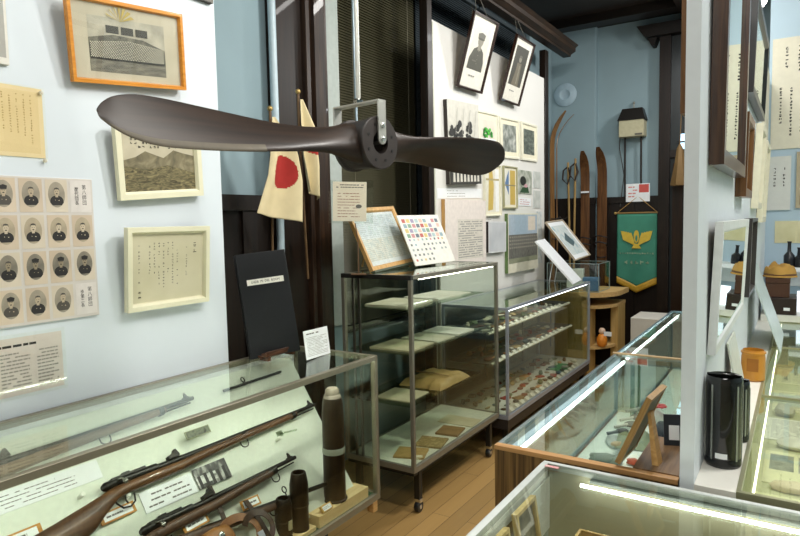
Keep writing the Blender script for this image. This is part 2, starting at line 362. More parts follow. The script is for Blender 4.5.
# conduit on the outer wall
tag(MB().tube([(-2.39, 2.485, 3.64), (-2.39, 2.485, 1.72), (-2.385, 2.485, 1.68), (-2.37, 2.475, 1.62), (-2.37, 2.465, .2), (-2.37, 2.465, .0)], .021, k=12).build('conduit_pipe', flat('b4c8d0', .4)), 'pale blue pipe running up the recess behind the flags', 'pipe')
# display panel with its posts
PX = -2.15
dp = thing('display_panel', 'tall white display board hung with framed photographs behind the long cases', 'display board', T(PX, 4.95, 0))
MB().box(-.025, 0, -1.18, 1.05, .02, 1.37+1.55).build('board', PANELW, dp)
MB().box(-.05, .012, -1.25, -1.185, 0, 3.2).build('post', DWOOD, dp, bevel=.004)
MB().box(-.05, .012, 1.055, 1.15, 0, 3.2).build('post', DWOOD, dp, bevel=.004)
MB().box(-.003, .014, -1.184, -1.17, .02, 2.9).build('edge_strip', flat('c9c9b8', .4), dp)
# picture rail cornice above the panel
m = MB(); m.prism([(-2.12, 3.215), (-2.04, 3.215), (-2.04, 3.235), (-1.99, 3.26), (-1.99, 3.295), (-1.96, 3.32), (-2.12, 3.32)], 3.2, 6.5, 'y'); 
struct('trim_6', m, wood('1c130c', '38281a', 3, 'Y', .5, 0))
# back wall
struct('wall_back', MB().box(-3, 3.2, 7.2, 7.35, 0, 3.66), BLUEW)
struct('wall_pillar', MB().box(-2.45, -1.95, 7.10, 7.2, 0, 3.66), BLUEW, bevel=.004)
m = MB().box(-1.95, -1.28, 7.17, 7.2, 0, 1.74).box(-2.45, -1.945, 7.07, 7.10, 0, 1.74).box(-2.45, -1.94, 7.05, 7.10, 1.70, 1.77).box(-1.95, -1.28, 7.15, 7.2, 1.70, 1.77)
for x in (-2.3, -2.1): m.box(x-.04, x+.04, 7.055, 7.07, 0, 1.7)
for x in (-1.86, -1.58, -1.32): m.box(x-.04, x+.04, 7.155, 7.17, 0, 1.7)
struct('baseboard_back', m, WNS)
m = MB(); m.prism([(-1.50, 3.545), (-1.47, 3.50), (-1.43, 3.44), (-1.40, 3.42), (-.6, 3.42), (-.6, 3.545)], 7.0, 7.2, 'y')
m.prism([(-1.40, 3.42), (-1.30, 3.42), (-1.33, 3.34), (-1.36, 3.34)], 7.06, 7.2, 'y'); struct('trim_8', m, BEAM)
dr = struct('door_1', MB().box(-1.17, -.6, 7.13, 7.2, 0, 3.42), flat('1b2224', .3, var=.15, scale=3))
MB().box(-1.28, -1.17, 7.08, 7.2, 0, 3.42).box(-1.28, -.6, 7.09, 7.13, 2.16, 2.24).build('door_frame', DWOOD, dr)
MB().box(-1.14, -1.04, 7.10, 7.13, .1, 2.1).box(-.98, -.88, 7.10, 7.13, .1, 2.1).build('door_panel', wood('1d120a', '2e1d10', 3, 'Z', .35), dr)
wn = struct('window_2', MB().box(-1.07, -.9, 7.11, 7.13, 2.24, 2.40), emit('bfe6ff', 1.1)); MB().box(-1.10, -.9, 7.10, 7.115, 2.31, 2.325).build('window_bar', DWOOD, wn)
# partition dividing the aisle, far right wall and the walls behind the camera
struct('wall_partition', MB().box(-.232, -.200, 1.60, 5.0, 0, 2.46), flat('dfe6ea', .55, var=.02))
struct('wall_far', MB().box(-.200, 3.1, 5.0, 5.1, 0, 3.66), flat('b4cad8', .7, var=.02, scale=3))
struct('wall_right', MB().box(3.0, 3.2, -1.8, 7.2, 0, 3.66), BLUEW)
struct('wall_front', MB().box(-3, 3.2, -1.9, -1.75, 0, 3.66), flat('b9b5a8', .7))
# ================================================================== show cases
FELT = flat('dde3d4', .9, var=.04, scale=60, bump=.15); BAIZE = flat('2f5a3c', .95, bump=.3)
def rails(mb, x0, x1, y0, y1, z0, z1, r, rb=None):
    """aluminium edge frame of a box"""
    rb = rb or r
    for z, q in ((z0, rb), (z1-r, r)):
        mb.box(x0, x1, y0, y0+r, z, z+q); mb.box(x0, x1, y1-r, y1, z, z+q); mb.box(x0, x0+r, y0+r, y1-r, z, z+q); mb.box(x1-r, x1, y0+r, y1-r, z, z+q)
    for x in (x0, x1-r):
        for y in (y0, y1-r): mb.box(x, x+r, y, y+r, z0+rb, z1-r)
    return mb
def panes(t, x0, x1, y0, y1, z0, z1, r, sides='xXyYZ', mt=GLASS):
    e = .004; h = r/2
    if 'x' in sides: MB().box(x0+h, x0+h+e, y0+r, y1-r, z0+r, z1-r).build('side_glass', mt, t)
    if 'X' in sides: MB().box(x1-h-e, x1-h, y0+r, y1-r, z0+r, z1-r).build('front_glass', mt, t)
    if 'y' in sides: MB().box(x0+r, x1-r, y0+h, y0+h+e, z0+r, z1-r).build('end_glass', mt, t)
    if 'Y' in sides: MB().box(x0+r, x1-r, y1-h-e, y1-h, z0+r, z1-r).build('end_glass', mt, t)
    if 'Z' in sides: MB().box(x0+r, x1-r, y0+r, y1-r, z1-e-.001, z1-.001).build('top_glass', mt, t)
# ---- rifle case along the left wall (thing origin at its base)
RC = thing('rifle_display_case', 'long low glass display case of rifles under the left wall', 'display case', T(-1.75, .9, 0))
x0, x1, y0, y1, z0, z1 = -.265, .22, -1.6, 1.27, .33, .97
rails(MB(), x0, x1, y0, y1, z0, z1, .022, .026).build('frame', ALU, RC, bevel=.0015)
panes(RC, x0, x1, y0, y1, z0, z1, .022, 'XYZ'); MB().box(x0+.01, x0+.016, y0+.02, y1-.02, z0+.03, z1-.02).build('back_panel', WHITE, RC)
MB().box(x0+.02, x1-.02, y0+.02, y1-.02, z0+.005, z0+.026).build('case_floor', BAIZE, RC)
MB().box(x1-.03, x1+.003, y1-.06, y1-.03, z0-.045, z0).build('foot', OAK, RC)
MB().tube([(x1-.028, y0+.06, z1-.027), (x1-.028, y1-.06, z1-.027)], .0035).build('strip_or_fill_light', emit('fbfff2', 32), RC)  # unseen tube added under the front rail to brighten the board
MB().box(x0+.01, x1-.14, y0+.02, y1-.2, .0, z0).build('plinth', BLACK, RC)
# slanted mounting board inside (own frame: u along Y, v up the slope, n out)
bp0, bp1 = V((-1.60, 0, .40)), V((-1.98, 0, .93)); bv = (bp1-bp0).normalized(); bu = V((0, 1, 0)); bn = bu.cross(bv)
BM = frame_matrix(bp0, bu, bv, bn)      # local x = Y position, y = distance up the slope, z = out of the board
mb_ = MB().hexa([(-.6, -.01, -.012), (2.07, -.01, -.012), (2.10, .655, -.012), (-.6, .655, -.012)], [(-.6, -.01, 0), (2.07, -.01, 0), (2.10, .655, 0), (-.6, .655, 0)])
o = mb_.build('mounting_board', FELT, None, BM); tag(o, 'pale green felt covered slanted board carrying the rifles inside the case', 'backing board')
# ---- tall glass cabinet on casters
TC = thing('glass_cabinet', 'tall square glass cabinet with document shelves on black caster legs', 'display cabinet', T(-1.875, 3.16, 0))
x0, x1, y0, y1, z0, z1 = -.225, .225, -.51, .57, .236, 1.27
rails(MB(), x0, x1, y0, y1, z0, z1, .02, .03).build('frame', flat('8e8a7b', .35, .45), TC, bevel=.0015)
MB().box(x0, x1, y0-.001, y0+.02, z1-.022, z1+.001).build('top_trim', flat('3a3935', .4, .5), TC)
panes(TC, x0, x1, y0, y1, z0, z1, .02)
MB().box(x0+.01, x1-.01, y0+.01, y1-.01, z0+.006, z0+.028).build('cabinet_floor', flat('d3d4bf', .8), TC)
MB().box(x0+.01, x1-.01, y0+.01, y1-.01, z0-.02, z0).build('base_frame', BLACK, TC)
for x in (x0+.07, x0+.09+.02): MB().box(x, x+.012, y0+.002, y0+.012, z0+.03, z1-.02).build('shelf_standard', ALUD, TC)
for (z, xa) in ((1.09, .19), (.855, .19), (.58, .19)):
    MB().box(x0+.03, xa, y0+.03, y1-.16 if z > .7 else y1-.2, z-.006, z).build('glass_shelf', glassm('eef7ef', 1), TC)
for x in (x0+.04, x1-.022):
    for y in (y0+.07, y1-.12):
        lg = MB().box(x-.016, x+.016, y-.016, y+.016, .075, z0).build('leg', BLACK, TC)
        c = MB().lathe([(.010, -.014), (.028, -.013), (.030, -.008), (.030, .008), (.028, .013), (.010, .014)], (x, y, .030), 'x').build('caster_wheel', flat('1c1c1c', .35), lg)
        MB().lathe([(.012, -.016), (.012, .016)], (x, y, .030), 'x').box(x-.018, x+.018, y-.012, y+.012, .055, .075).build('caster_fork', CHROME, lg)
# interior strip light of the cabinet
MB().tube([(x1-.016, y0+.1, z1-.027), (x1-.016, y1-.05, z1-.027)], .0022).build('strip_or_fill_light', emit('fff8e6', 8), TC)
# ---- long case behind it
LC = thing('artefact_display_case', 'long glass case with sloping rows of small artefacts left of the aisle', 'display case', T(-1.86, 4.72, 0))
x0, x1, y0, y1, z0, z1 = -.25, .25, -.93, .99, .2, .96
rails(MB(), x0, x1, y0, y1, z0, z1, .018, .03).build('frame', flat('aab0bb', .3, .45), LC, bevel=.0015)
panes(LC, x0, x1, y0, y1, z0, z1, .018)
MB().box(x0+.01, x1-.01, y0+.01, y1-.01, z0+.006, z0+.03).build('case_floor', flat('cfcaba', .8), LC)
MB().box(x0+.005, x1-.005, y0+.005, y1-.005, z0-.07, z0).build('base_panel', flat('2c2621', .5), LC)
for x in (x0+.05, x1-.05):
    for y in (y0+.08, y1-.08, (y0+y1)/2): MB().box(x-.02, x+.02, y-.02, y+.02, 0, z0-.07).build('leg', BLACK, LC)
for (z, xa, nm) in ((.77, .08, 'glass_shelf'), (.56, .10, 'glass_shelf')):
    MB().box(x0+.03, xa, y0+.03, y1-.06, z-.008, z).build(nm, flat('4a4740', .5), LC)
    MB().tube([(xa+.01, y0+.03, z-.004), (xa+.01, y1-.12, z-.004)], .011).build('label_rail', flat('e5dcc6', .6), LC)
    for y in (y0+.3, .1, y1-.2): MB().box(-.06, -.05, y-.005, y+.005, z-.2, z-.008).build('shelf_support', ALUD, LC)
MB().tube([(x1-.014, y0+.05, z1-.024), (x1-.014, y1-.05, z1-.024)], .0025).build('strip_or_fill_light', emit('f4f6ff', 8), LC)  # glowing strip added to brighten the case interior
# ---- wood clad case between aisle and partition
LAM = striped('4a341d', '84663c', 90, 'X'); LAMY = striped('4a2f18', '8d6638', 90, 'Y')
TUBE = emit('f2fbff', 9)
MC = thing('wood_clad_display_case', 'wood grain sided display case with glass top in the middle of the aisle', 'display case', T(-.5, 2.34, 0))
x0, x1, y0, y1, z1 = -.225, .264, -.735, .65, .9
MB().box(x0, x1, y0, y0+.02, 0, z1-.001).build('front_panel', LAM, MC)
MB().box(x0, x1, y0-.003, y0+.022, z1-.012, z1+.001).build('edge_moulding', wood('a5794a', 'c79a66', 5, 'X', .4), MC, bevel=.001)
MB().box(x0, x0+.02, y0+.02, y1, 0, .62).box(x1-.008, x1, y0+.02, y1, 0, .62).build('side_panel', LAMY, MC)
MB().box(x0+.02, x1-.008, y0+.02, y1, .57, .62).build('case_floor', flat('c9d3c8', .8), MC)
m = MB(); r = .012
for x in (x0, x1-r): m.box(x, x+r, y0+.022, y1, z1-r, z1)
m.box(x0+r, x1-r, y1-r, y1, z1-r, z1)
for x in (x0, x1-r): m.box(x, x+r, y1-r, y1, .62, z1-r)
m.box(x0, x0+r, y0+.022, y1, .62, .62+r); m.build('frame', flat('8f9da0', .3, .7), MC)
MB().box(x0+.006, x0+.010, y0+.03, y1-r, .632, z1-r).build('side_glass', GLASS, MC)
MB().box(x1-.012, x1-.008, y0+.03, y1-r, .62, z1-r).build('back_panel', flat('c4d6dc', .3), MC)
MB().box(x0+r, x1-r, y0+.022, y1-r, z1-.005, z1-.001).build('top_glass', GLASS, MC)
MB().box(x0+.09, x0+.094, y1-.08, y1-.01, .621, z1-.01).box(x0+.11, x0+.122, y1-.03, y1-.015, .621, z1-.01).build('inner_divider', glassm('c8dccf', 1), MC)
tb = MB().tube([(x0+.048, y0+.06, z1-.03), (x0+.048, y1-.03, z1-.03)], .006).build('fluorescent_tube', TUBE, MC)
MB().box(x0+.013, x0+.030, y0+.03, y1-.02, z1-.046, z1-.013).build('tube_holder_shield', flat('5d6a70', .6), MC)  # plate sized to block the tube's reflection in the side glass
FC = thing('far_display_case', 'second glass topped case continuing behind the wood clad case', 'display case', T(-.5, 3.8, 0))
x0, x1, y0, y1, z1 = -.225, .264, -.81, .73, .9
MB().box(x0, x1, y0, y1, 0, .5).build('cabinet_base', LAMY, FC); MB().box(x0+.02, x1-.01, y0+.02, y1-.02, .5, .505).build('case_floor', flat('c4d2ce', .8), FC)
rails(MB(), x0, x1, y0, y1, .5, z1, .012).build('frame', flat('7f97a2', .3, .7), FC)
panes(FC, x0, x1, y0, y1, .5, z1, .012, 'xyYZ'); MB().box(x1-.014, x1-.01, y0+.02, y1-.02, .51, z1-.02).build('back_panel', flat('a9c6d2', .3), FC)
MB().box(x0-.008, x1, y0-.014, y0+.010, z1+.0005, z1+.006).build('joint_bar', wood('a08560', 'c0a47c', 5, 'X', .4), FC)
MB().tube([(x0+.045, y0+.05, z1-.03), (x0+.045, y1-.03, z1-.03)], .005).build('fluorescent_tube', TUBE, FC)
# ---- near case under the camera
NC = thing('near_display_case', 'glass topped case in the near right foreground lit by a tube', 'display case', T(.12, 1.03, 0))
x0, x1, y0, y1, z1 = -.682, .75, -.6, .535, .9
WHR = flat('bfc4c0', .6)
rails(MB(), x0, x1, y0, y1, .57, z1, .016).build('frame', WHR, NC, bevel=.001)
MB().box(x0, x1, y0, y1, 0, .57).build('cabinet_base', LAMY, NC)
MB().box(x0+.016, x1-.016, y0+.016, y1-.016, .57, .58).build('case_floor', flat('8f8a6c', .9), NC)
MB().box(x0+.016, x1-.016, y1-.014, y1-.008, .58, z1-.016).build('back_panel', flat('aba78c', .85, var=.05, scale=8), NC)
panes(NC, x0, x1, y0, y1, .57, z1, .016, 'xZ')
MB().box(x0+.013, x0+.016, y0+.02, y1-.012, z1-.05, z1-.018).build('glass_border', flat('e2e6e2', .5), NC)
MB().tube([(x0+.11, y1-.040, z1-.030), (x1-.03, y1-.040, z1-.030)], .0045).build('fluorescent_tube', emit('f8fbf4', 9), NC)
MB().box(x0+.13, x1-.03, y1-.030, y1-.0145, z1-.024, z1-.017).build('tube_holder_shield', flat('5f6560', .6), NC)  # holder set between tube and rear rail to block the reflection
a = Art(.1, .03); 
# ---- counter on the right of the partition
KC = thing('counter_case', 'glass topped counter of documents and medals right of the partition', 'display case', T(.42, 3.25, 0))
x0, x1, y0, y1, z1 = -.62, .9, -1.65, 1.60, .9
MB().box(x0, x1, y0, y1, 0, .72).build('cabinet_base', flat('6d6a58', .6), KC)
MB().box(x0, x0+.09, y0, y1, z1-.03, z1).build('ledge', flat('e9e6dc', .4, var=.02), KC, bevel=.001)
m = MB(); m.box(x0+.09, x0+.10, y0+.01, y1, z1-.014, z1+.002).box(x0+.09, x1, y0, y0+.012, z1-.03, z1+.002)
for y in (-.72, .25, 1.1): m.box(x0+.1, x1, y-.006, y+.006, z1-.014, z1+.002)
m.build('frame', flat('a7a686', .35, .6), KC)
MB().box(x0, x1, y0-.002, y0+.01, .72, z1-.031).build('front_panel', flat('b5b4a2', .5), KC)
MB().box(x0, x0+.01, y0, y1, .72, z1-.03).build('side_panel', flat('c3c196', .6), KC)
MB().box(x0+.1, x1, y0+.012, y1, z1-.006, z1-.002).build('top_glass', GLASS, KC)
MB().box(x0+.01, x1, y0+.01, y1, .72, .725).build('case_floor', flat('b9b98f', .8, var=.05), KC)
MB().tube([(x0+.12, y0+.1, z1-.04), (x0+.12, y1-.1, z1-.04)], .003).build('strip_or_fill_light', emit('fbf8e2', 2.5), KC)  # faint glowing strip added to light the counter inside
# ================================================================== propeller on its bracket
HX, HY, HZ = -1.30, 1.800, 1.822; YAW = -.136
PR = thing('wooden_propeller', 'dark brown two bladed aircraft propeller hanging from a metal bracket', 'propeller', T(HX, HY, HZ, YAW))
PW = new('propeller_varnish'); m_, nt, N, L, b = PW
b.inputs['Roughness'].default_value = .45; b.inputs['Specular IOR Level'].default_value = .3; b.inputs['Coat Weight'].default_value = .08; b.inputs['Coat Roughness'].default_value = .25
tc = N.new('ShaderNodeTexCoord'); mp = N.new('ShaderNodeMapping'); mp.inputs['Scale'].default_value = (40, 2.5, 40); L.new(tc.outputs['Object'], mp.inputs['Vector'])
nz = N.new('ShaderNodeTexNoise'); nz.inputs['Scale'].default_value = 1; nz.inputs['Detail'].default_value = 5; L.new(mp.outputs['Vector'], nz.inputs['Vector'])
rp = N.new('ShaderNodeValToRGB'); e = rp.color_ramp.elements; e[0].position = .3; e[1].position = .75; e[0].color = lin('1b110b'); e[1].color = lin('33241a')
L.new(nz.outputs['Fac'], rp.inputs['Fac']); L.new(rp.outputs['Color'], b.inputs['Base Color']); PW = m_
SHEATH = flat('463e2c', .5, .2, var=.12, scale=40)
# stations: r, half height of chord, half depth of chord, thickness, z centre
ST = [(.03, .066, .045, .105, 0), (.085, .062, .040, .10, 0), (.14, .050, .036, .078, 0), (.21, .044, .038, .058, 0), (.30, .045, .046, .046, -.002), (.39, .051, .054, .036, -.004),
      (.50, .060, .060, .029, -.004), (.62, .068, .061, .023, -.003), (.73, .072, .056, .018, -.001), (.81, .070, .050, .014, 0), (.87, .055, .038, .011, .001), (.905, .035, .025, .008, .001), (.925, .016, .011, .005, .001), (.930, .008, .006, .004, .001)]
def section(st, sgn):
    r, hz, hx, th, zc = st; out = []
    c = V((-hx, 0, hz)) - V((hx, 0, -hz)); ln = c.length; c.normalize(); nrm = V((c.z, 0, -c.x))      # from leading edge (low, +X) to trailing edge (high, -X)
    round_ = max(0, min(1, (.26-r)/.17))
    K = 26
    for i in range(K):
        a = 2*math.pi*i/K; s = math.cos(a)      # +1 leading edge
        # blend ellipse -> airfoil
        ell = math.sin(a)
        foil = math.copysign((1-s*s)**.5*(.62+.38*s), ell)
        t = (ell*round_+foil*(1-round_))*th*(.5 if ell > 0 else .42 if round_ < .5 else .5)
        p = -c*(s*ln/2) + nrm*t; p.z += zc; q = V((p.x, -r, p.z))
        if sgn > 0: q = V((p.x, r, -p.z+.012*0))
        out.append(q)
    return out
def cr(sts, n=5):
    out = []
    for i in range(len(sts)-1):
        p = [V((*sts[max(0, min(len(sts)-1, i+k))],)) if False else sts[max(0, min(len(sts)-1, i+k))] for k in (-1, 0, 1, 2)]
        for q in range(n):
            t = q/n; out.append(tuple(.5*((2*b)+(-a+c)*t+(2*a-5*b+4*c-d)*t*t+(-a+3*b-3*c+d)*t**3) for a, b, c, d in zip(*p)))
    out.append(sts[-1]); return out
STS = cr(ST)
for sgn in (-1, 1):
    m = MB(); rings = [section(s, sgn) for s in STS]; K = len(rings[0]); vs = [q for r in rings for q in r]
    fs = [(i*K+k, i*K+(k+1) % K, (i+1)*K+(k+1) % K, (i+1)*K+k) for i in range(len(rings)-1) for k in range(K)]+[tuple(range(K)), tuple((len(rings)-1)*K+k for k in range(K))]
    m.add(vs, fs, 0, True); bl = m.build('blade', PW, PR)
    # metal sheathing on the leading edge of the outer blade
    m = MB(); rr = [(s, section(s, sgn)) for s in STS if s[0] > .47]; vs = []; ks = (-1, 0, 1, 2, 3)
    if sgn < 0:
        for s, ring in rr:
            ctr = sum(ring, V())/K; le = ring[0]
            for k in ks: q = ring[k % K]; vs.append(ctr+(q-ctr)*1.012+(q-ctr).normalized()*.0012)
        n = len(ks); fs = [(i*n+k, i*n+k+1, (i+1)*n+k+1, (i+1)*n+k) for i in range(len(rr)-1) for k in range(n-1)]
        m.add(vs, fs, 0, True); m.build('leading_edge_sheath', SHEATH, bl)
HUB = flat('241c18', .55, var=.15, scale=25)
m = MB(); prof = [(.038, .073), (.089, .073), (.092, .070), (.092, .052), (.087, .046), (.084, -.05), (.092, -.056), (.092, -.070), (.038, -.070)]
m.lathe(prof, (0, 0, 0), 'x', 0, 40, close=True); hb = m.build('hub', HUB, PR)
m = MB()
for i in range(8):
    a = 2*math.pi*(i+.5)/8; MB().lathe([(.0055, .0), (.0055, .002)], (.0725, .064*math.cos(a), .064*math.sin(a)), 'x', 0, 10).build('bolt_hole', flat('050505', .8), hb)
HB = thing('hanging_bracket', 'silver metal hanger bracket and rod holding the propeller hub', 'bracket', T(HX, HY, HZ, YAW))
SIL = flat('b9bab4', .35, .6, var=.03)
def strap(x0, x1):
    pts = [(-.019, .140), (.019, .140)]+[(.019*math.cos(a), .012+.019*math.sin(a)) for a in [-i*math.pi/8 for i in range(9)]]
    return MB().prism(pts, x0, x1, 'x')
s1 = strap(.077, .083).build('strap', SIL, HB, bevel=.0008); s2 = strap(-.142, -.136).build('strap', SIL, HB, bevel=.0008)
for z in (.012, .058):
    MB().lathe([(.009, 0), (.009, .005), (.006, .007)], (.083, 0, z), 'x', 0, 12).build('bolt', CHROME, s1)
MB().box(-.142, .083, -.019, .019, .140, .146).build('cross_plate', SIL, HB)
MB().tube([(-.142, 0, 0), (.07, 0, .0)], .006).build('axle_pin', ALUD, HB)
MB().tube([(-.03, 0, .142), (-.03, 0, 3.66-HZ)], .0085).build('hanging_rod', flat('c9cac2', .3, .4), HB)
MB().lathe([(.018, .146), (.018, .158), (.009, .165)], (-.03, 0, 0), 'z', 0, 6).build('nut', CHROME, HB)
# ================================================================== flags in front of the pillar
FLAG = flat('d8c9a0', .9, var=.06, scale=12); RED = flat('a32a24', .9, var=.06)
def flag(nm, loc, outline_l, outline_r, H, disc, label, rodend, folds, ph):
    """outline_l / outline_r: offset along Y against drop v in 0..1"""
    t = thing('small_flag', label, 'flag', T(*loc), 'rising sun flags by the dark pillar')
    def lerp(tab, v):
        for (a, x), (b, y) in zip(tab, tab[1:]):
            if v <= b: return x+(y-x)*(v-a)/(b-a)
        return tab[-1][1]
    def fn(u, v):
        yl, yr = lerp(outline_l, v), lerp(outline_r, v); y = yl+(yr-yl)*u
        x = .022*math.sin(u*math.pi*folds+ph+v*1.2)*min(1, v*2.5)+.02
        bot = H*(1+.10*u*(1 if v > .6 else 0)*(v-.6)/.4)
        return V((x+y*.35, y, -v*bot))
    def mf(u, v):
        du = (u-disc[0])/disc[2]; dv = (v-disc[1])/disc[3]; return 1 if du*du+dv*dv < 1 else 0
    MB().grid(fn, 56, 80, mf=mf).build('cloth', [FLAG, RED], t, solid=.0015)
    MB().tube([(0, 0, .03), (-.0, -.0, -.2), (rodend[0], rodend[1], rodend[2])], .007).build('pole', wood('5b4630', '7d6244', 5, 'Z', .5), t)
    MB().ball((0, 0, .042), .014).build('finial', flat('b59a5e', .35, .6), t)
p = onx(270, 109, -2.2)
flag('f', (-2.2, p.y, p.z-.04), [(0, -.005), (.35, -.03), (.6, -.05), (1, -.115)], [(0, .01), (.3, .10), (.65, .125), (1, .12)], .47, (.58, .56, .34, .17), 'small rising sun flag hanging left, its red disc facing the aisle', (-.12, .10, -.75), 2.2, .3)
p = onx(298, 92, -2.2)
flag('f', (-2.2, p.y, p.z-.04), [(0, -.005), (.25, -.015), (.6, -.01), (1, .03)], [(0, .01), (.3, .08), (.7, .10), (1, .09)], .47, (.95, .53, .55, .08), 'small rising sun flag hanging right, bunched so only a red sliver shows', (-.13, .18, -.95), 2.6, 1.4)
# ================================================================== left wall pictures
def group_photo(a):
    w, h = a.w, a.h; ox, oy = -w*.01, -h*.03; pw, ph = w*.72, h*.74
    a.rect(ox-pw/2, ox+pw/2, oy-ph/2, oy+ph/2, noisy(['8f897a', 'aaa392', 'c2bba8'], 14))
    a.rect(ox-pw/2, ox+pw/2, oy-ph/2, oy-ph*.26, noisy(['57534a', '827c6c'], 25, mapping=(1, 4, 1)))
    a.shape([(ox-pw*.5, oy-ph*.26), (ox+pw*.5, oy-ph*.30), (ox+pw*.5, oy+ph*.02), (ox+pw*.2, oy+ph*.17), (ox-pw*.2, oy+ph*.20), (ox-pw*.5, oy+ph*.1)], noisy(['3f3c34', '5d594d', '7a7464'], 60))
    for k in range(3): a.rect(ox-pw*.28+k*pw*.19, ox-pw*.12+k*pw*.19, oy+ph*.22, oy+ph*.36, flat('3b3831', .6))
    li, dk = flat('d3ccb8', .6), flat('26231f', .6); rnd = random.Random(3); z = a.up(); z2 = a.up(); a1, a2 = a.mi(li), a.mi(dk)
    for r in range(13):
        for c in range(44):
            x = ox-pw*.48+pw*.96*(c+.5*(r % 2))/44; y = oy-ph*.24+ph*.36*r/13*(1-.25*abs(x-ox)/(pw/2))
            s = pw*.0105; a.poly([(x-s, y-s*2, z), (x+s, y-s*2, z), (x+s*.7, y, z), (x-s*.7, y, z)], a2)
            a.poly([(x+s*.6*math.cos(q), y+s*.6+s*.7*math.sin(q), z2) for q in [2*math.pi*i/6 for i in range(6)]], a1)
    a.up(); fan = flat('b59d4a', .5)
    for i in range(7):
        t = math.radians(20+i*22); z = a.up(); a.poly([(ox-pw*.1, h*.30, z), (ox-pw*.1+.06*math.cos(t), h*.30+.05*abs(math.sin(t)), z), (ox-pw*.1+.05*math.cos(t+.15), h*.30+.05*abs(math.sin(t+.15)), z)], a.mi(fan))
lean = math.radians(6)
n = V((math.cos(lean), 0, -math.sin(lean)))
fit = quadfit([(69, -7), (186, 14), (183, 91), (71, 80)], (-1.985, 1.3, 2.04), n)
MAT1 = noisy(['c9c0ac', 'bdb39d'], 9, rough=.7)
picture('framed_photograph', 'orange framed group photograph leaning out above the propeller tip', 'framed photo', fit, .016, .022, wood('c77d24', 'e09a3c', 6, 'X', .35, .3), MAT1, group_photo, None, PGLASS, None, -.022)
def mountain(a):
    w, h = a.w, a.h; a.rect(-w/2, w/2, -h/2, h/2, noisy(['b3ab92', 'c6bea6'], 12))
    a.shape([(-w/2, -h/2), (w/2, -h/2), (w/2, h*.12), (w*.33, h*.17), (w*.2, h*.22), (w*.05, h*.08), (-w*.08, h*.14), (-w*.2, h*.20), (-w*.33, h*.1), (-w/2, h*.04)], noisy(['57513d', '7a7257', '978e70'], 16, distort=1.5))
    a.shape([(-w/2, -h/2), (w/2, -h/2), (w/2, -h*.2), (w*.1, -h*.05), (-w*.2, -h*.12), (-w/2, -h*.05)], noisy(['37321f', '6a6244', '938860'], 22, distort=2.5, mapping=(1, 3, 1)))
    a.strokes(-w*.4, w*.42, h*.24, h*.44, INK, 16, 3, dens=.8, seed=5, t=.2)
n0 = V((1, 0, -.03)).normalized()
CF = flat('e6e3c6', .4, var=.02)
fit = quadfit([(114, 127), (201, 126), (202, 198), (121, 198)], (-1.99, 1.3, 1.66), V((1, 0, -.06)).normalized())
fit = (fit[0], fit[1], fit[2])
picture('framed_print', 'cream framed ink landscape of mountains below the propeller blade', 'framed print', fit, .028, .022, CF, CREAM, mountain, None, None, None, -.020)
def letter(a):
    w, h = a.w, a.h; a.rect(-w/2+.004, w/2-.004, -h/2+.004, h/2-.004, noisy(['c6c09f', 'd1cbae'], 8))
    a.strokes(w*.05, w*.32, -h*.28, h*.3, GREYINK, 2, 14, seed=2, dens=.7); a.strokes(-w*.3, w*.08, -h*.3, h*.38, GREYINK, 6, 16, seed=8, dens=.75, t=.16); a.strokes(-w*.44, -w*.38, -h*.36, h*.36, GREYINK, 1, 15, seed=9)
    a.strokes(w*.33, w*.42, h*.18, h*.36, INK, 1, 2, seed=4, dens=1); a.strokes(-w*.45, -w*.36, -h*.44, -h*.3, INK, 1, 2, seed=14, dens=1)
fit = quadfit([(126, 228), (208, 226), (210, 301), (129, 313)], (-1.99, 1.3, 1.25), V((1, 0, -.08)).normalized())
picture('framed_letter', 'cream framed handwritten letter, lowest of the frames on the left wall', 'framed letter', fit, .024, .024, CF, CREAM, letter, None, None, None, -.020)
# board of portraits
M, w, h = wallrect(-2.0202, .80, 1.205, 1.25, 1.71)
t = thing('portrait_board', 'board of small oval officer portraits in rows at the left edge', 'photo board', M)
MB().box(-w/2, w/2, -h/2, h/2, 0, .008).build('board', flat('cfc9c2', .5, var=.03), t, bevel=.001)
cw, chh = .078, h/4; rnd = random.Random(11)
CARD = [noisy(['c8b69d', 'd4c5b0'], 7), noisy(['c0ae97', 'cfbfa9'], 9), noisy(['c9bda8', 'd6cbb8'], 8)]
for r in range(4):
    for c in range(5):
        x = w/2-.042-c*.0795; y = h/2-.058-r*.1135; a = Art(.070, .104, .0085)
        a.rect(-.035, .035, -.052, .052, CARD[(r+2*c) % 3] if not (c == 0 and r in (0, 3)) else flat('d8d2cc', .6))
        if c == 0 and r == 0: a.text('第\n八\n師\n団', .012, .004, .017, INK, sx=.9); a.text('歴\n代\n団\n長', -.014, 0, .015, INK, sx=.9)
        elif c == 0 and r == 3: a.text('第\n八\n師\n団', .012, .004, .017, INK, sx=.9); a.text('歩\n第\n二\n長', -.014, 0, .015, INK, sx=.9)
        else: portrait(a, 0, .004, .027, .041, (r*2+c*3) % 3, (r, c) in ((0, 4), (2, 1), (2, 0), (2, 2), (3, 3), (0, 3)), rnd.random() < .6)
        a.done('portrait_card', t, Matrix.Translation((x, y, 0)))
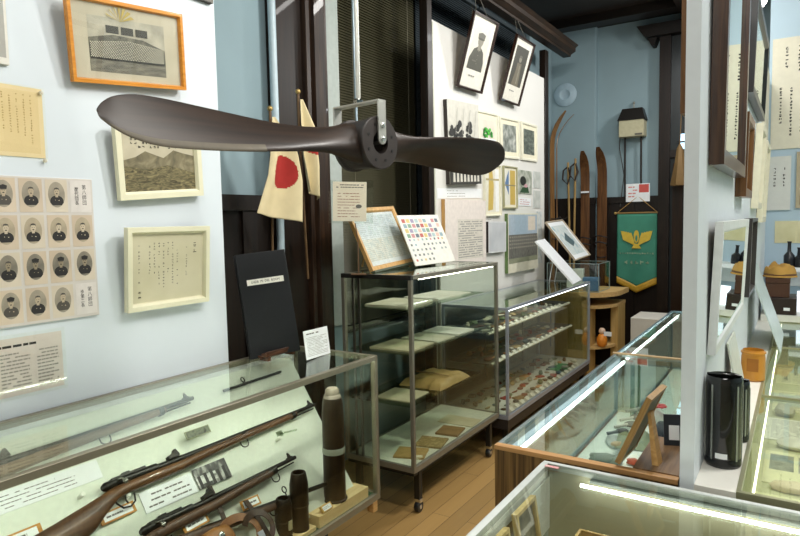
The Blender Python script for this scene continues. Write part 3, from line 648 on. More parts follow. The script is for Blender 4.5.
# yellowed certificate in a clear sleeve
M, w, h = wallrect(-2.0202, .72, 1.06, 1.77, 1.985)
t = thing('yellowed_certificate', 'yellowed certificate in a clear sleeve on the left wall edge', 'certificate', M)
a = Art(w, h, .002); a.rect(-w/2, w/2, -h/2, h/2, noisy(['dcc79c', 'e5d3ac'], 5)); a.rect(-w*.46, w*.46, -h*.44, h*.44, noisy(['d6bf8f', 'e0cb9f'], 6))
a.strokes(-w*.42, w*.42, -h*.38, h*.40, flat('a98a4f', .8), 14, 22, dens=.85, seed=3, t=.2); a.done('paper', t)
MB().box(-w/2-.006, w/2+.006, -h/2-.004, h/2+.004, .0045, .0055).build('sleeve', glassm('fffffc', .5), t)
for sx, sy in ((1, 1), (1, -1)): MB().lathe([(.006, 0), (.006, .006), (.003, .009)], ((w/2-.006)*sx, (h/2-.012)*sy if sy > 0 else -h/2-.008, .0056), 'z', 0, 10).build('pin', flat('d9d3c0', .3, .3), t)
# photograph at the top left corner
M, w, h = wallrect(-2.0202, .72, .965, 2.04, 2.42)
def corner_photo(a):
    w, h = a.w, a.h; a.rect(-w/2, w/2-.008, -h/2+.02, h/2, noisy(['8d9089', 'a9aba2'], 8)); a.rect(-w/2, w/2-.008, -h/2+.02, -h*.12, flat('a3a29a', .6))
    for i in range(26):
        q = random.Random(i); cx, cy = w/2-.07+q.uniform(-.05, .012), -h*.02+q.uniform(-.03, .07); th = q.uniform(0, 6.3); l = q.uniform(.02, .045)
        a.shape([(cx, cy), (cx+l*math.cos(th), cy+l*math.sin(th)), (cx+l*.8*math.cos(th+.25), cy+l*.8*math.sin(th+.25))], flat('262a25', .6))
sheet('plant_photograph', 'grey photograph with dark leaves cut off at the top left corner', 'photo', (M, w, h), .012, flat('d8d6cb', .5), corner_photo)
M, w, h = wallrect(-2.0202, 1.62, 1.75, 2.435, 2.7)
sheet('dark_framed_photograph', 'dark lower edge of a picture above the orange frame', 'photo', (M, w, h), .02, flat('4b4438', .5), lambda a: a.rect(-a.w*.4, a.w*.4, -a.h*.45, a.h*.45, noisy(['7d7a70', '9d998d'], 12)), edge=flat('3a3128', .5))
# printed notice low on the left wall
M, w, h = wallrect(-2.0202, .74, 1.075, 1.035, 1.215)
t = thing('printed_notice', 'printed notice sheet in a clear sleeve just above the rifle case', 'notice', M)
a = Art(w, h, .001); a.rect(-w/2, w/2, -h/2, h/2, noisy(['cfc6c1', 'dad3cd'], 7)); a.lines(-w*.48, w*.3, h*.30, h*.42, INK, 1, t=.35, seed=4)
for i, (u0, u1) in enumerate(((-.48, -.1), (-.06, .2), (.26, .46))):
    a.lines(w*u0, w*u1, -h*.42, h*.26, FAINT if i else GREYINK, 11, t=.4, seed=20+i)
a.done('paper', t); MB().box(-w/2-.008, w/2+.01, -h/2-.01, h/2+.012, .0035, .0042).build('sleeve', glassm('fffffd', .8), t)
for y, z in ((1.18, 2.28), (1.19, 1.0), (1.73, 1.62), (1.74, 2.18), (1.5, 1.15)):
    pass
# ================================================================== objects on the rifle case
b0 = onz(255, 358.5, .978); tl = math.radians(9)
n = V((math.cos(tl)*.84, -math.cos(tl)*.54, math.sin(tl)))
M, w, h = quadfit([(232, 256), (281, 249), (304, 350), (254, 359)], (-1.91, 1.90, .99), n)
al = thing('black_album', 'big black album standing tilted on a wooden easel at the case back', 'album', M)
MB().box(-w/2, w/2, -h/2, h/2, -.012, .0).build('front_cover', flat('131518', .42, var=.1, scale=60, bump=.1), al, bevel=.0015)
MB().box(-w/2, w/2, -h/2, h/2, -.052, -.044).build('back_cover', flat('1b1d20', .45), al, bevel=.0015)
MB().box(w/2-.008, w/2+.001, -h/2, h/2, -.05, -.006).build('spine', flat('2c2f33', .4), al, bevel=.0015)
MB().box(-w/2+.006, w/2-.01, -h/2+.006, h/2-.006, -.044, -.012).build('page_block', flat('b9ac9a', .8, var=.15, scale=90), al)
a = Art(w*.6, .026, .0005); a.rect(-w*.37, w*.37, -.0125, .0125, flat('e8e6dc', .4)); a.text('LNDB  MI  DEL  BOOM', 0, 0, .0145, INK, sx=.86); a.done('label_strip', al, Matrix.Translation((.004, h*.22, 0)))
e0 = onz(262, 358, .972)
ez = thing('wooden_easel', 'small reddish brown wooden easel bearing the black album', 'easel', T(-1.885, 1.93, .9705))
BRN = wood('3f2415', '66402a', 6, 'Y', .35, .3)
MB().box(-.012, .018, -.09, .09, .018, .032).build('ledge', BRN, ez, bevel=.002)
MB().box(.012, .020, -.09, .09, .032, .040).build('lip', BRN, ez, bevel=.002)
for y in (-.075, .075):
    MB().prism([(-.03, 0), (.02, 0), (.022, .018), (.006, .018), (.0, .010), (-.03, .010)], y-.008, y+.008, 'y').build('foot', BRN, ez, bevel=.001)
    MB().tube([(-.02, y, .01), (-.075, y*.8, .012)], .006).build('strut', BRN, ez)
# small card on the case
bl, br = onz(305.5, 361.5, .972), onz(329.5, 352.5, .972); u = (br-bl); u.z = 0; u.normalize(); n = V((u.y, -u.x, 0)); tl = math.radians(8); n = (n*math.cos(tl)+V((0, 0, 1))*math.sin(tl)).normalized()
M, w, h = quadfit([(304.5, 331), (328, 326), (329.5, 353), (305.5, 361)], bl, n)
t = thing('caption_card', 'small white printed card standing on the rifle case near the cabinet', 'card', M)
MB().box(-w/2, w/2, -h/2, h/2, -.002, 0).build('card', WHITE, t); a = Art(w, h, .0004); a.lines(-w*.4, w*.4, h*.30, h*.44, GREYINK, 1, t=.3); a.lines(-w*.42, w*.42, -h*.42, h*.26, FAINT, 13, t=.3, seed=6); a.done('print', t)
MB().hexa([(-w*.2, -h/2, -.003), (w*.2, -h/2, -.003), (w*.2, -h/2, -.05), (-w*.2, -h/2, -.05)], [(-w*.2, h*.2, -.003), (w*.2, h*.2, -.003), (w*.2, h*.2, -.006), (-w*.2, h*.2, -.006)]).build('card_stand', glassm('f2f6f4', 1), t)
# notice in acrylic holder on the cabinet corner
c = V((-1.98, 2.62, 0)); n = V((.62, -.78, 0)).normalized()
M, w, h = quadfit([(332.5, 181), (366, 182.5), (367, 221), (333, 221.5)], c, n)
t = thing('acrylic_notice_stand', 'small notice in an acrylic holder on a thin stem beside the wooden frame', 'notice', M)
a = Art(w, h, .0); a.rect(-w/2, w/2, -h/2, h/2, noisy(['e9dcc6', 'f1e7d6'], 6)); a.lines(-w*.4, w*.42, h*.33, h*.45, GREYINK, 2, t=.4, seed=2)
a.lines(-w*.36, w*.30, -h*.42, h*.24, flat('a06a55', .8), 9, t=.22, seed=12); a.ell(w*.27, -h*.12, w*.09, h*.05, GREYINK); a.done('paper', t)
MB().box(-w/2-.02, w/2+.035, -h/2-.012, h/2+.006, -.003, -.001).box(-w/2-.02, w/2+.035, -h/2-.012, h/2+.006, .003, .005).build('acrylic_holder', CLEAR, t)
z0 = M.translation.z-h/2
MB().tube([(.03, -h/2-.01, -.006), (.045, -h/2-.10, -.008), (.05, 1.277-M.translation.z, -.01)], .0035).build('stem', flat('6b5138', .5), t)
MB().box(.01, .09, 1.271-M.translation.z, 1.275-M.translation.z, -.045, .025).build('base', flat('6b5138', .5), t)
# wooden frame and colour chart on the cabinet
def leaner(pxs, z, tl):
    bl, br = onz(*pxs[3], z), onz(*pxs[2], z); u = br-bl; u.z = 0; u.normalize(); n = V((u.y, -u.x, 0)); n = (n*math.cos(tl)+V((0, 0, 1))*math.sin(tl)).normalized()
    return quadfit(pxs, (bl+br)/2, n)
fit = leaner([(348, 212), (391, 206), (414, 264), (366, 271.5)], 1.278, math.radians(24))
def chart(a):
    w, h = a.w, a.h; a.rect(-w/2, w/2, -h/2, h/2, flat('d5dadb', .5))
    a.rect(-w*.48, w*.48, h*.05, h*.45, noisy(['b4c3cb', 'd2d8da', 'b9ccc8'], 25)); a.rect(-w*.48, w*.48, -h*.42, h*.0, noisy(['c3bfae', 'd7d6cc', 'b8c3bf'], 30))
    for i in range(5): a.lines(-w*.46+i*w*.185, -w*.30+i*w*.185, -h*.42, h*.44, flat('b3bab8', .8), 24, t=.35, seed=i)
M, w, h = fit
t = picture('framed_medal_chart', 'natural wood frame with a pale chart leaning back on the glass cabinet', 'framed chart', fit, .028, .022, OAK, WHITE, chart, None, PGLASS)
MB().box(-w/2+.0, w/2+.01, -h/2-.012, -h/2, -.0, .03).build('base_ledge', flat('47503f', .6), t)
MB().tube([(0, h*.3, -.004), M.inverted() @ V(((M @ V((0, h*.3, 0))).x-.10, M.translation.y, 1.277))], .006).build('back_strut', OAK, t)
fit = leaner([(398, 216), (438, 215), (453.5, 261.5), (413, 266.5)], 1.278, math.radians(24))
def ribbons(a):
    w, h = a.w, a.h; cols = ['b8635c', '8fa7ae', 'cdb878', '83a088', '9a90a8', 'c28a8c', 'a6bcbe', '6d7680', 'd6b5a6']; rnd = random.Random(5)
    for j in range(9):
        for i in range(9):
            if rnd.random() < .05 or (j > 6 and i > 4): continue
            x = -w*.44+i*w*.1; y = h*.42-j*h*.1; cc = cols[(i*2+j) % 9] if j < 5 else rnd.choice(['9aa3a0', '6f7470', cols[i]])
            a.L = .0225; s = 1.1 if j < 4 else .6; a.k = 0; a.z = .0225 if False else a.z
            z = a.z+.0006+.00002*(i+j); mi = a.mi(flat(cc, .7)); a.poly([(x, y-h*.07*s, z), (x+w*.07*s, y-h*.07*s, z), (x+w*.07*s, y, z), (x, y, z)], mi)
M, w, h = fit
t = sheet('ribbon_chart', 'white board of small coloured ribbons leaning beside the wooden frame', 'chart', fit, .006, flat('dedcd2', .5), ribbons)
MB().tube([(0, h*.3, -.002), M.inverted() @ V(((M @ V((0, h*.3, 0))).x-.09, M.translation.y, 1.277))], .005).build('back_strut', OAK, t)
# ================================================================== contents of the rifle case
STEEL = flat('2b2b29', .35, .75, var=.15, scale=50); STOCK = wood('3c2716', '6b4828', 3, 'X', .4, .3, 12); STOCKD = wood('33241a', '5b4230', 3, 'X', .45, .15, 12)
def in_board(u, v, n=0, rot=0.): return BM @ T(u, v, n) @ Matrix.Rotation(rot, 4, 'Z')
def loft(sts, k=16):
    """sts: (x, y_low, y_high, half thickness, z) rounded sections along x"""
    m = MB(); vs = []
    for x, yl, yh, t, z in sts:
        cy, ry = (yl+yh)/2, (yh-yl)/2
        for q in range(k):
            a = 2*math.pi*q/k; c, s = math.cos(a), math.sin(a)
            vs.append((x, cy+ry*math.copysign(abs(s)**.75, s), z+t*math.copysign(abs(c)**.75, c)))
    n = len(sts); fs = [(i*k+q, i*k+(q+1) % k, (i+1)*k+(q+1) % k, (i+1)*k+q) for i in range(n-1) for q in range(k)]+[tuple(range(k)), tuple((n-1)*k+q for q in range(k))]
    return m.add(vs, fs, 0, True)
def rifle(label, u, v, rot, L=1.276, n=.028, stock=STOCK, sling=False, short=False):
    """origin at the trigger; x towards the muzzle, y up"""
    t = thing('bolt_action_rifle', label, 'rifle', in_board(u, v, n, rot), 'rifles mounted on the felt board')
    mz = L; fe = L-.13      # muzzle and end of the wood
    st = [(-.33, -.125, -.012, .019, 0), (-.325, -.128, -.008, .020, 0), (-.22, -.095, .006, .020, 0), (-.12, -.060, .022, .019, 0), (-.075, -.030, .030, .018, 0), (-.045, -.014, .036, .016, 0), (-.02, .000, .040, .017, 0), (.02, .004, .040, .020, 0),
          (.12, .004, .040, .021, 0), (.22, .004, .038, .021, 0), (.34, .012, .043, .019, 0), (.5, .018, .046, .017, 0), (fe-.08, .022, .047, .014, 0), (fe, .026, .047, .011, 0)]
    loft(st).build('stock', stock, t)
    MB().box(-.333, -.328, -.128, -.008, -.018, .018).build('butt_plate', STEEL, t, bevel=.002)
    MB().tube([(.10, .045, 0), (.35, .045, 0), (mz, .045, 0)], [.0125, .0105, .0075], k=14).build('barrel', STEEL, t)
    rc = MB().tube([(-.055, .050, 0), (-.045, .050, 0), (.03, .050, 0), (.14, .048, 0)], [.008, .0145, .0155, .0145], k=14)
    rc.box(-.02, .10, .052, .067, -.011, .011).box(.02, .045, .063, .072, -.008, .008); rc.build('receiver', STEEL, t)
    MB().tube([(-.005, .055, .012), (.0, .050, .032), (-.004, .040, .044)], [.005, .004, .004]).ball((-.004, .036, .048), .009).build('bolt_handle', flat('8d8b84', .25, .9), t)
    MB().tube([(.035, .0, 0), (.028, -.026, 0), (.008, -.036, 0), (-.016, -.032, 0), (-.03, -.012, 0), (-.034, .0, 0)], .003).build('trigger_guard', STEEL, t)
    MB().tube([(.005, .005, 0), (.0, -.012, 0), (.004, -.024, 0)], .0028).build('trigger', STEEL, t)
    MB().box(.19, .235, .056, .068, -.010, .010).prism([(.195, .068), (.235, .068), (.23, .084), (.222, .084), (.215, .074)], -.008, .008, 'z').build('rear_sight', STEEL, t, bevel=.001)
    for bx in (fe-.02, .52):
        MB().lathe([(.016, bx-.009), (.016, bx+.009)], (0, .036, 0), 'x', 0, 16).build('barrel_band', STEEL, t)
    MB().box(mz-.045, mz-.015, .050, .056, -.005, .005).prism([(mz-.036, .056), (mz-.020, .056), (mz-.026, .074), (mz-.030, .074)], -.003, .003, 'z').build('front_sight', STEEL, t)
    rb = [(.515+.018*math.cos(q), .006+.014*math.sin(q), 0) for q in [math.pi*(1+i/8) for i in range(9)]]; MB().tube([(.497, .018, 0)]+rb+[(.533, .018, 0)], .0022).build('sling_swivel', STEEL, t)
    MB().tube([(fe, .028, 0), (mz-.02, .030, 0)], .0028).build('cleaning_rod', STEEL, t)
    return t
r1 = rifle('long wooden rifle, uppermost below the front rail of the case', 1.115, .345, .006, .955, .024)
MB().box(.055, .075, .068, .0685, -.006, .006).build('red_mark', flat('a8392f', .6), r1)
rifle('shorter wooden rifle below the long one with brass coloured bands', 1.165, .170, .010, .65, .036, STOCKD)
rifle('rifle lying along the top of the board behind the front rail', .62, .52, .03, .89, .02, wood('5a4a38', '8a7258', 3, 'X', .5))
# dark gun barrel low down
t = thing('carbine_barrel', 'dark long gun running behind the cartridges low on the board', 'gun', in_board(1.2, .140, .045, -.12))
loft([(0, -.02, .02, .016, 0), (.3, -.016, .016, .014, 0), (.42, -.013, .014, .012, 0)]).build('fore_stock', STOCKD, t); MB().tube([(.1, .012, 0), (.80, .012, 0)], [.010, .0085]).build('barrel', STEEL, t)
MB().tube([(.48, .02, 0), (.48, .034, 0)]+[(.48+.010*math.sin(q), .046-.012*math.cos(q), 0) for q in [2*math.pi*i/10 for i in range(11)]], .0025).build('front_sight', STEEL, t)
MB().tube([(.40+.02*math.cos(q), -.014+.018*math.sin(q), 0) for q in [math.pi*(1+i/8) for i in range(9)]], .0025).build('sling_swivel', STEEL, t)
MB().tube([(-.12, -.005, 0), (.02, .0, 0)], [.02, .018]).build('grip', STOCKD, t)
# pegs, captions and photos on the board
def board_card(u, v, w, h, rot, label, name, draw, base=WHITE, th=.002, cat='card', n=.0, **k):
    return sheet(name, label, cat, (in_board(u, v, n, rot), w, h), th, base, draw, **k)
board_card(.89, .465, .40, .062, -.01, 'long white caption sheet above the butt of the long rifle', 'caption_sheet', lambda a: a.lines(-a.w*.45, a.w*.30, -a.h*.4, a.h*.35, GREYINK, 4, t=.22, seed=3, gap=.2), n=.001)
board_card(1.275, .302, .205, .072, -.02, 'white caption card between the two rifles', 'caption_card', lambda a: a.lines(-a.w*.42, a.w*.40, -a.h*.40, a.h*.38, GREYINK, 3, t=.28, seed=7, gap=.15), n=.001)
def bw(a):
    a.rect(-a.w/2, a.w/2, -a.h/2, a.h/2, noisy(['1c1c1c', '4c4c4a', 'b9b9b2'], 35, mapping=(1, .5, 1)))
    a.rect(-a.w*.5, a.w*.1, -a.h*.3, a.h*.1, noisy(['e2e2dc', 'c9c9c2', '2c2c2c'], 28, mapping=(1, 2.5, 1)))
    for i in range(5): a.rect(-a.w*.45+i*a.w*.19, -a.w*.36+i*a.w*.19, -a.h*.48, a.h*(.1+.07*(i % 3)), flat('1a1a1a', .5))
board_card(1.455, .302, .145, .076, -.02, 'black and white photograph between the two rifles', 'small_photograph', bw, flat('2a2a2a', .5), cat='photo', n=.004)
board_card(1.455, .458, .108, .03, -.01, 'small dark photograph peeping over the long rifle', 'small_photograph', lambda a: a.rect(-a.w*.46, a.w*.46, -a.h*.4, a.h*.4, noisy(['3b4033', '6e7460', '2a2e25'], 50)), flat('8f9474', .5), cat='photo', n=.03)
def tagcard(u, v, w, rot, label, n=.004):
    M = in_board(u, v, n, rot); t = thing('wooden_name_plate', label, 'name plate', M, 'wooden name plates on the board')
    MB().box(-w/2, w/2, -.018, .018, 0, .006).build('wood_backing', wood('a8732f', 'c99247', 8, 'X', .45), t, bevel=.001)
    a = Art(w*.82, .024, .0065); a.rect(-a.w/2, a.w/2, -.012, .012, WHITE); a.lines(-a.w*.4, a.w*.4, -.006, .006, GREYINK, 1, t=.5, seed=int(u*100)); a.done('paper_label', t)
tagcard(1.085, .308, .118, .0, 'wooden name plate just below the trigger of the long rifle')
tagcard(1.295, .205-.035, .10, .02, 'wooden name plate under the stock of the shorter rifle', .03)
tagcard(1.535, .145, .085, -.05, 'wooden name plate beside the smaller cartridge case', .02)
tagcard(.80, .355, .14, 0, 'wooden name plate under the rifle butt at the left edge')
for i, (u, v) in enumerate(((1.0, .40), (1.13, .345), (1.70, .395), (1.73, .052), (1.57, .03), (1.20, .24), (1.80, .32))):
    t = MB().lathe([(.007, 0), (.007, .022), (.009, .024), (.006, .028)], (0, 0, 0), 'z', 0, 12).build('support_peg', flat('e4e6da', .3), None, in_board(u, v, 0)); tag(t, 'small pale support peg in the felt board', 'peg', 'pale support pegs in the felt board')
t = thing('reflected_barrel', 'thin dark rod with a ring, standing in for a rifle reflection near the board top', 'rod', in_board(1.66, .585, .012, .02)); MB().tube([(0, 0, 0), (.33, 0, 0)], .006).build('shaft', STEEL, t); MB().tube([(.115, .006, 0)]+[(.115+.009*math.sin(q), .020-.011*math.cos(q), 0) for q in [2*math.pi*i/10 for i in range(11)]], .0025).build('ring', STEEL, t)  # rod and ring stand in for a rifle's reflection
# clear hook holding the shell
t = MB().box(-.016, .016, -.012, .012, 0, .003).tube([(0, 0, .003), (.03, -.01, .02), (.055, -.02, .045)], .004).build('acrylic_hook', glassm('dfe6da', 1), None, in_board(1.83, .34, 0)); tag(t, 'clear plastic hook on the board left of the tall shell', 'hook')
# wooden blocks, shell and cartridges standing on the case floor
FZ = .357
def block(nm, label, x0, x1, y0, y1, z1):
    o = MB().box(-(x1-x0)/2, (x1-x0)/2, -(y1-y0)/2, (y1-y0)/2, 0, z1-FZ).build(nm, wood('dcc08a', 'ecd5a2', 4, 'Y', .5), None, T((x0+x1)/2, (y0+y1)/2, FZ), bevel=.002); return tag(o, label, 'wooden block')
block('wooden_block', 'pale wooden block carrying the tall artillery shell', -1.645, -1.545, 1.775, 2.10, .405)
block('wooden_block', 'lower pale wooden block under the small cartridges at the bottom', -1.645, -1.55, 1.3, 1.76, .375)
t = thing('artillery_shell', 'tall dark brass artillery shell standing on a pale wood block', 'shell', T(-1.592, 1.93, .405))
SHL = flat('2f261d', .35, .6, var=.2, scale=20)
MB().lathe([(0.0500, 0), (0.0519, .003), (0.0519, .008), (0.0464, .011), (0.0451, .20)], (0, 0, 0), 'z', 0, 32).build('cartridge_case', SHL, t)
MB().lathe([(0.0466, .20), (0.0473, .203), (0.0473, .222), (0.0461, .225)], (0, 0, 0), 'z', 0, 32).build('driving_band', flat('a5aa9c', .4, .3), t)
MB().lathe([(0.0451, .225), (0.0451, .36), (0.0427, .40), (0.0366, .43)], (0, 0, 0), 'z', 0, 32).build('projectile', flat('3a3024', .4, .45, var=.2, scale=18), t)
MB().lathe([(0.0366, .43), (0.034, .440), (0.029, .444), (0.028, .462), (0.022, .470), (.008, .471)], (0, 0, 0), 'z', 0, 28).build('fuze_cap', flat('93887a', .5, .1), t)
t = thing('paper_label_block', 'small wooden label block at the foot of the tall shell', 'label', T(-1.552, 1.83, .405, .0)); M = Matrix.Rotation(math.radians(90), 4, 'Z') @ Matrix.Rotation(math.radians(50), 4, 'X')
MB().box(-.03, .03, 0, .026, -.01, 0).build('wood_backing', wood('c79c50', 'ddb56a', 8, 'X', .45), t, M @ Matrix.Translation((0, 0, .01)))
a = Art(.05, .02, .0005); a.rect(-.024, .024, .003, .022, WHITE); a.lines(-.02, .02, .007, .018, GREYINK, 2, t=.3); a.done('paper_label', t, M @ Matrix.Translation((0, 0, .01)))
def cart(x, y, r, h, label, lbl=False):
    t = thing('cartridge_case', label, 'cartridge case', T(x, y, .375), 'small cartridges at the front of the case')
    o = MB().lathe([(r*.98, 0), (r*1.0, .006), (r*.96, .009), (r*.96, h*.40), (r, h*.46), (r*1.0, h*.80), (r*.80, h*.985), (r*.74, h), (r*.62, h), (r*.60, h-.01), (r*.55, h*.5)], (0, 0, 0), 'z', 0, 28).build('body', SHL, t)
    MB().lathe([(r*1.01, h*.42), (r*1.03, h*.425), (r*1.03, h*.44), (r*1.01, h*.445)], (0, 0, 0), 'z', 0, 28).build('band', flat('3c3023', .4, .5), t)
    if lbl: MB().box(r*.9, r*1.1, -.008, .008, .035, .07).build('paper_label', flat('b9b38f', .6), t)
cart(-1.588, 1.71, .036, .225, 'brown metal shell left of the tall artillery shell')
cart(-1.60, 1.635, .033, .15, 'stubby rounded shell half hidden by the taller brown one', True)
# leather strap and pouch
LEA = flat('7d5330', .5, var=.2, scale=20, bump=.2); LEAD = flat('3a2718', .5, var=.15, scale=20)
def ribbon(mb, pts, w, t=.003, m=0):
    """flat strap: pts in board frame, width along the board normal"""
    P = [V(p) for p in pts]; vs = []
    for i, p in enumerate(P):
        d = (P[min(i+1, len(P)-1)]-P[max(i-1, 0)]).normalized(); s = d.cross(V((.25, 0, 1))).normalized()*w/2; q = d.cross(s).normalized()*t/2
        vs += [p-s-q, p+s-q, p+s+q, p-s+q]
    n = len(P); fs = [(i*4+k, i*4+(k+1) % 4, i*4+4+(k+1) % 4, i*4+4+k) for i in range(n-1) for k in range(4)]+[(0, 1, 2, 3), ((n-1)*4+3, (n-1)*4+2, (n-1)*4+1, (n-1)*4)]
    return mb.add(vs, fs, m, True)
ts = thing('leather_rifle_sling', 'brown leather sling with buckles looped at the bottom of the case', 'strap', in_board(1.42, .06, .055))
def arc(cx, cy, rx, ry, a0, a1, z0, z1, k=22): return [(cx+rx*math.cos(math.radians(a0+(a1-a0)*i/k)), cy+ry*math.sin(math.radians(a0+(a1-a0)*i/k)), z0+(z1-z0)*i/k) for i in range(k+1)]
ribbon(MB(), arc(-.02, .0, .075, .062, 190, -60, 0, .03), .028).build('loop', LEA, ts)
ribbon(MB(), arc(.055, -.005, .05, .05, 150, -70, .02, .045), .024).build('loop', LEAD, ts)
ribbon(MB(), [(-.02, .20, -.02), (-.025, .12, -.01), (-.04, .03, .0), (-.05, -.06, .02)], .022).build('hanging_strap', LEAD, ts)
ribbon(MB(), [(.09, .10, -.02), (.088, .04, .0), (.085, -.06, .02)], .026).build('hanging_strap', LEAD, ts)
po = loft([(-.16, -.04, .05, .022, .02), (-.15, -.05, .062, .028, .02), (-.10, -.05, .066, .03, .02), (-.06, -.045, .058, .026, .02), (-.05, -.035, .045, .018, .02)]).build('pouch', flat('94622f', .45, var=.15, scale=15), ts)
MB().ball((-.105, .03, .052), (.012, .012, .006)).build('stud', CHROME, po); MB().ball((-.105, -.015, .052), (.016, .02, .004)).build('opening', BLACK, po)
MB().box(.02, .045, -.045, -.02, .05, .054).build('buckle', CHROME, ts)
# ================================================================== contents of the glass cabinet
DOC = [noisy(['c9c4a9', 'dcd8c4'], 9), noisy(['bfb592', 'd2c9a8'], 9), noisy(['e0ddcc', 'eeece0'], 6)]; TAN = noisy(['9c8046', 'b2935a', 'a68850'], 14); TAND = noisy(['7c5f36', '957446'], 16)
def page_stack(x, y, z, w, h, th, rz, mat, label, name='paper_document', cat='document', nsheet=3, group=None):
    t = thing(name, label, cat, T(x, y, z, rz), group)
    for i in range(nsheet):
        a = (random.random()-.5)*.06; dz = th/nsheet
        m = MB(); nx = 8
        def fn(u, v, top): return V(((u-.5)*w, (v-.5)*h, i*dz+top+.003*max(0, u-.8)*5*random.random()*.0))
        m.box(-w/2, w/2, -h/2, h/2, i*dz+.0002, (i+1)*dz-.0002); m.build('sheet', mat, t, Matrix.Rotation(a, 4, 'Z'))
def cloth_bundle(x, y, z, w, h, th, rz, label):
    t = thing('folded_cloth_bundle', label, 'cloth', T(x, y, z, rz)); m = MB()
    def fn(u, v, s):
        e = min(u, 1-u, v, 1-v); zz = th*(1-math.exp(-e*14))*(1+.25*noise.noise(V((u*5, v*5, 0)))); wob = .012*noise.noise(V((u*7, v*3, 4)))
        return V(((u-.5)*w+wob, (v-.5)*h+wob, zz+.001))
    m.grid(lambda u, v: fn(u, v, 1), 30, 40); m.box(-w*.47, w*.47, -h*.47, h*.47, 0, .003); m.build('cloth', TAN, t)
    ribbon(MB(), [(-w*.4, -h*.1, th*1.15), (0, -h*.08, th*1.25), (w*.4, -h*.1, th*1.15)], .01).build('tie', TAND, t)
cz = 1.0905
page_stack(-1.86, 2.86, cz, .26, .30, .012, .05, DOC[0], 'open document on the top shelf of the cabinet, front left', 'paper_document')
page_stack(-1.84, 3.20, cz, .24, .26, .010, -.04, DOC[2], 'pale document on the top shelf of the cabinet, middle')
page_stack(-1.85, 3.42, cz, .24, .14, .006, .0, DOC[2], 'thin white sheets at the far end of the top cabinet shelf')
cz = .8555
page_stack(-1.84, 2.85, cz, .26, .26, .010, .04, DOC[1], 'cream pages on the middle cabinet shelf, nearest the left end')
page_stack(-1.83, 3.12, cz, .25, .20, .009, -.03, DOC[0], 'grey cream pages on the middle cabinet shelf beside the first')
page_stack(-1.83, 3.37, cz, .25, .22, .010, .02, DOC[2], 'whitish pages at the far end of the middle cabinet shelf')
cz = .5805
page_stack(-1.84, 2.84, cz, .22, .22, .006, .03, DOC[1], 'cream sheet on the lowest glass shelf of the cabinet')
cloth_bundle(-1.83, 3.20, cz, .28, .38, .045, .0, 'folded tan cloth bundle on the lowest glass shelf of the cabinet')
cz = .2645
page_stack(-1.775, 2.82, cz, .17, .15, .010, .35, TAN, 'tan booklet on the cabinet floor, nearest the corner post', 'old_booklet', 'booklet')
page_stack(-1.76, 3.02, cz, .16, .16, .010, .25, noisy(['a3905a', '857243', 'b8a673'], 40), 'patterned tan booklet on the cabinet floor, second from the corner', 'old_booklet', 'booklet')
page_stack(-1.755, 3.24, cz, .14, .15, .012, .15, TAND, 'brown wallet shaped booklet on the cabinet floor, third from the corner', 'old_booklet', 'booklet')
page_stack(-1.80, 3.45, cz, .24, .16, .004, .05, DOC[1], 'flat cream sheet at the far end of the cabinet floor')
o = MB().hexa([(-.022, -.014, 0), (.022, -.014, 0), (.022, .014, 0), (-.022, .014, 0)], [(-.018, -.010, .012), (.018, -.010, .012), (.018, .012, .016), (-.018, .012, .016)]).build('label_block', flat('d8cfae', .6), None, T(-1.70, 2.78, cz, .5)); tag(o, 'small cream label block in front of the nearest tan booklet', 'label')
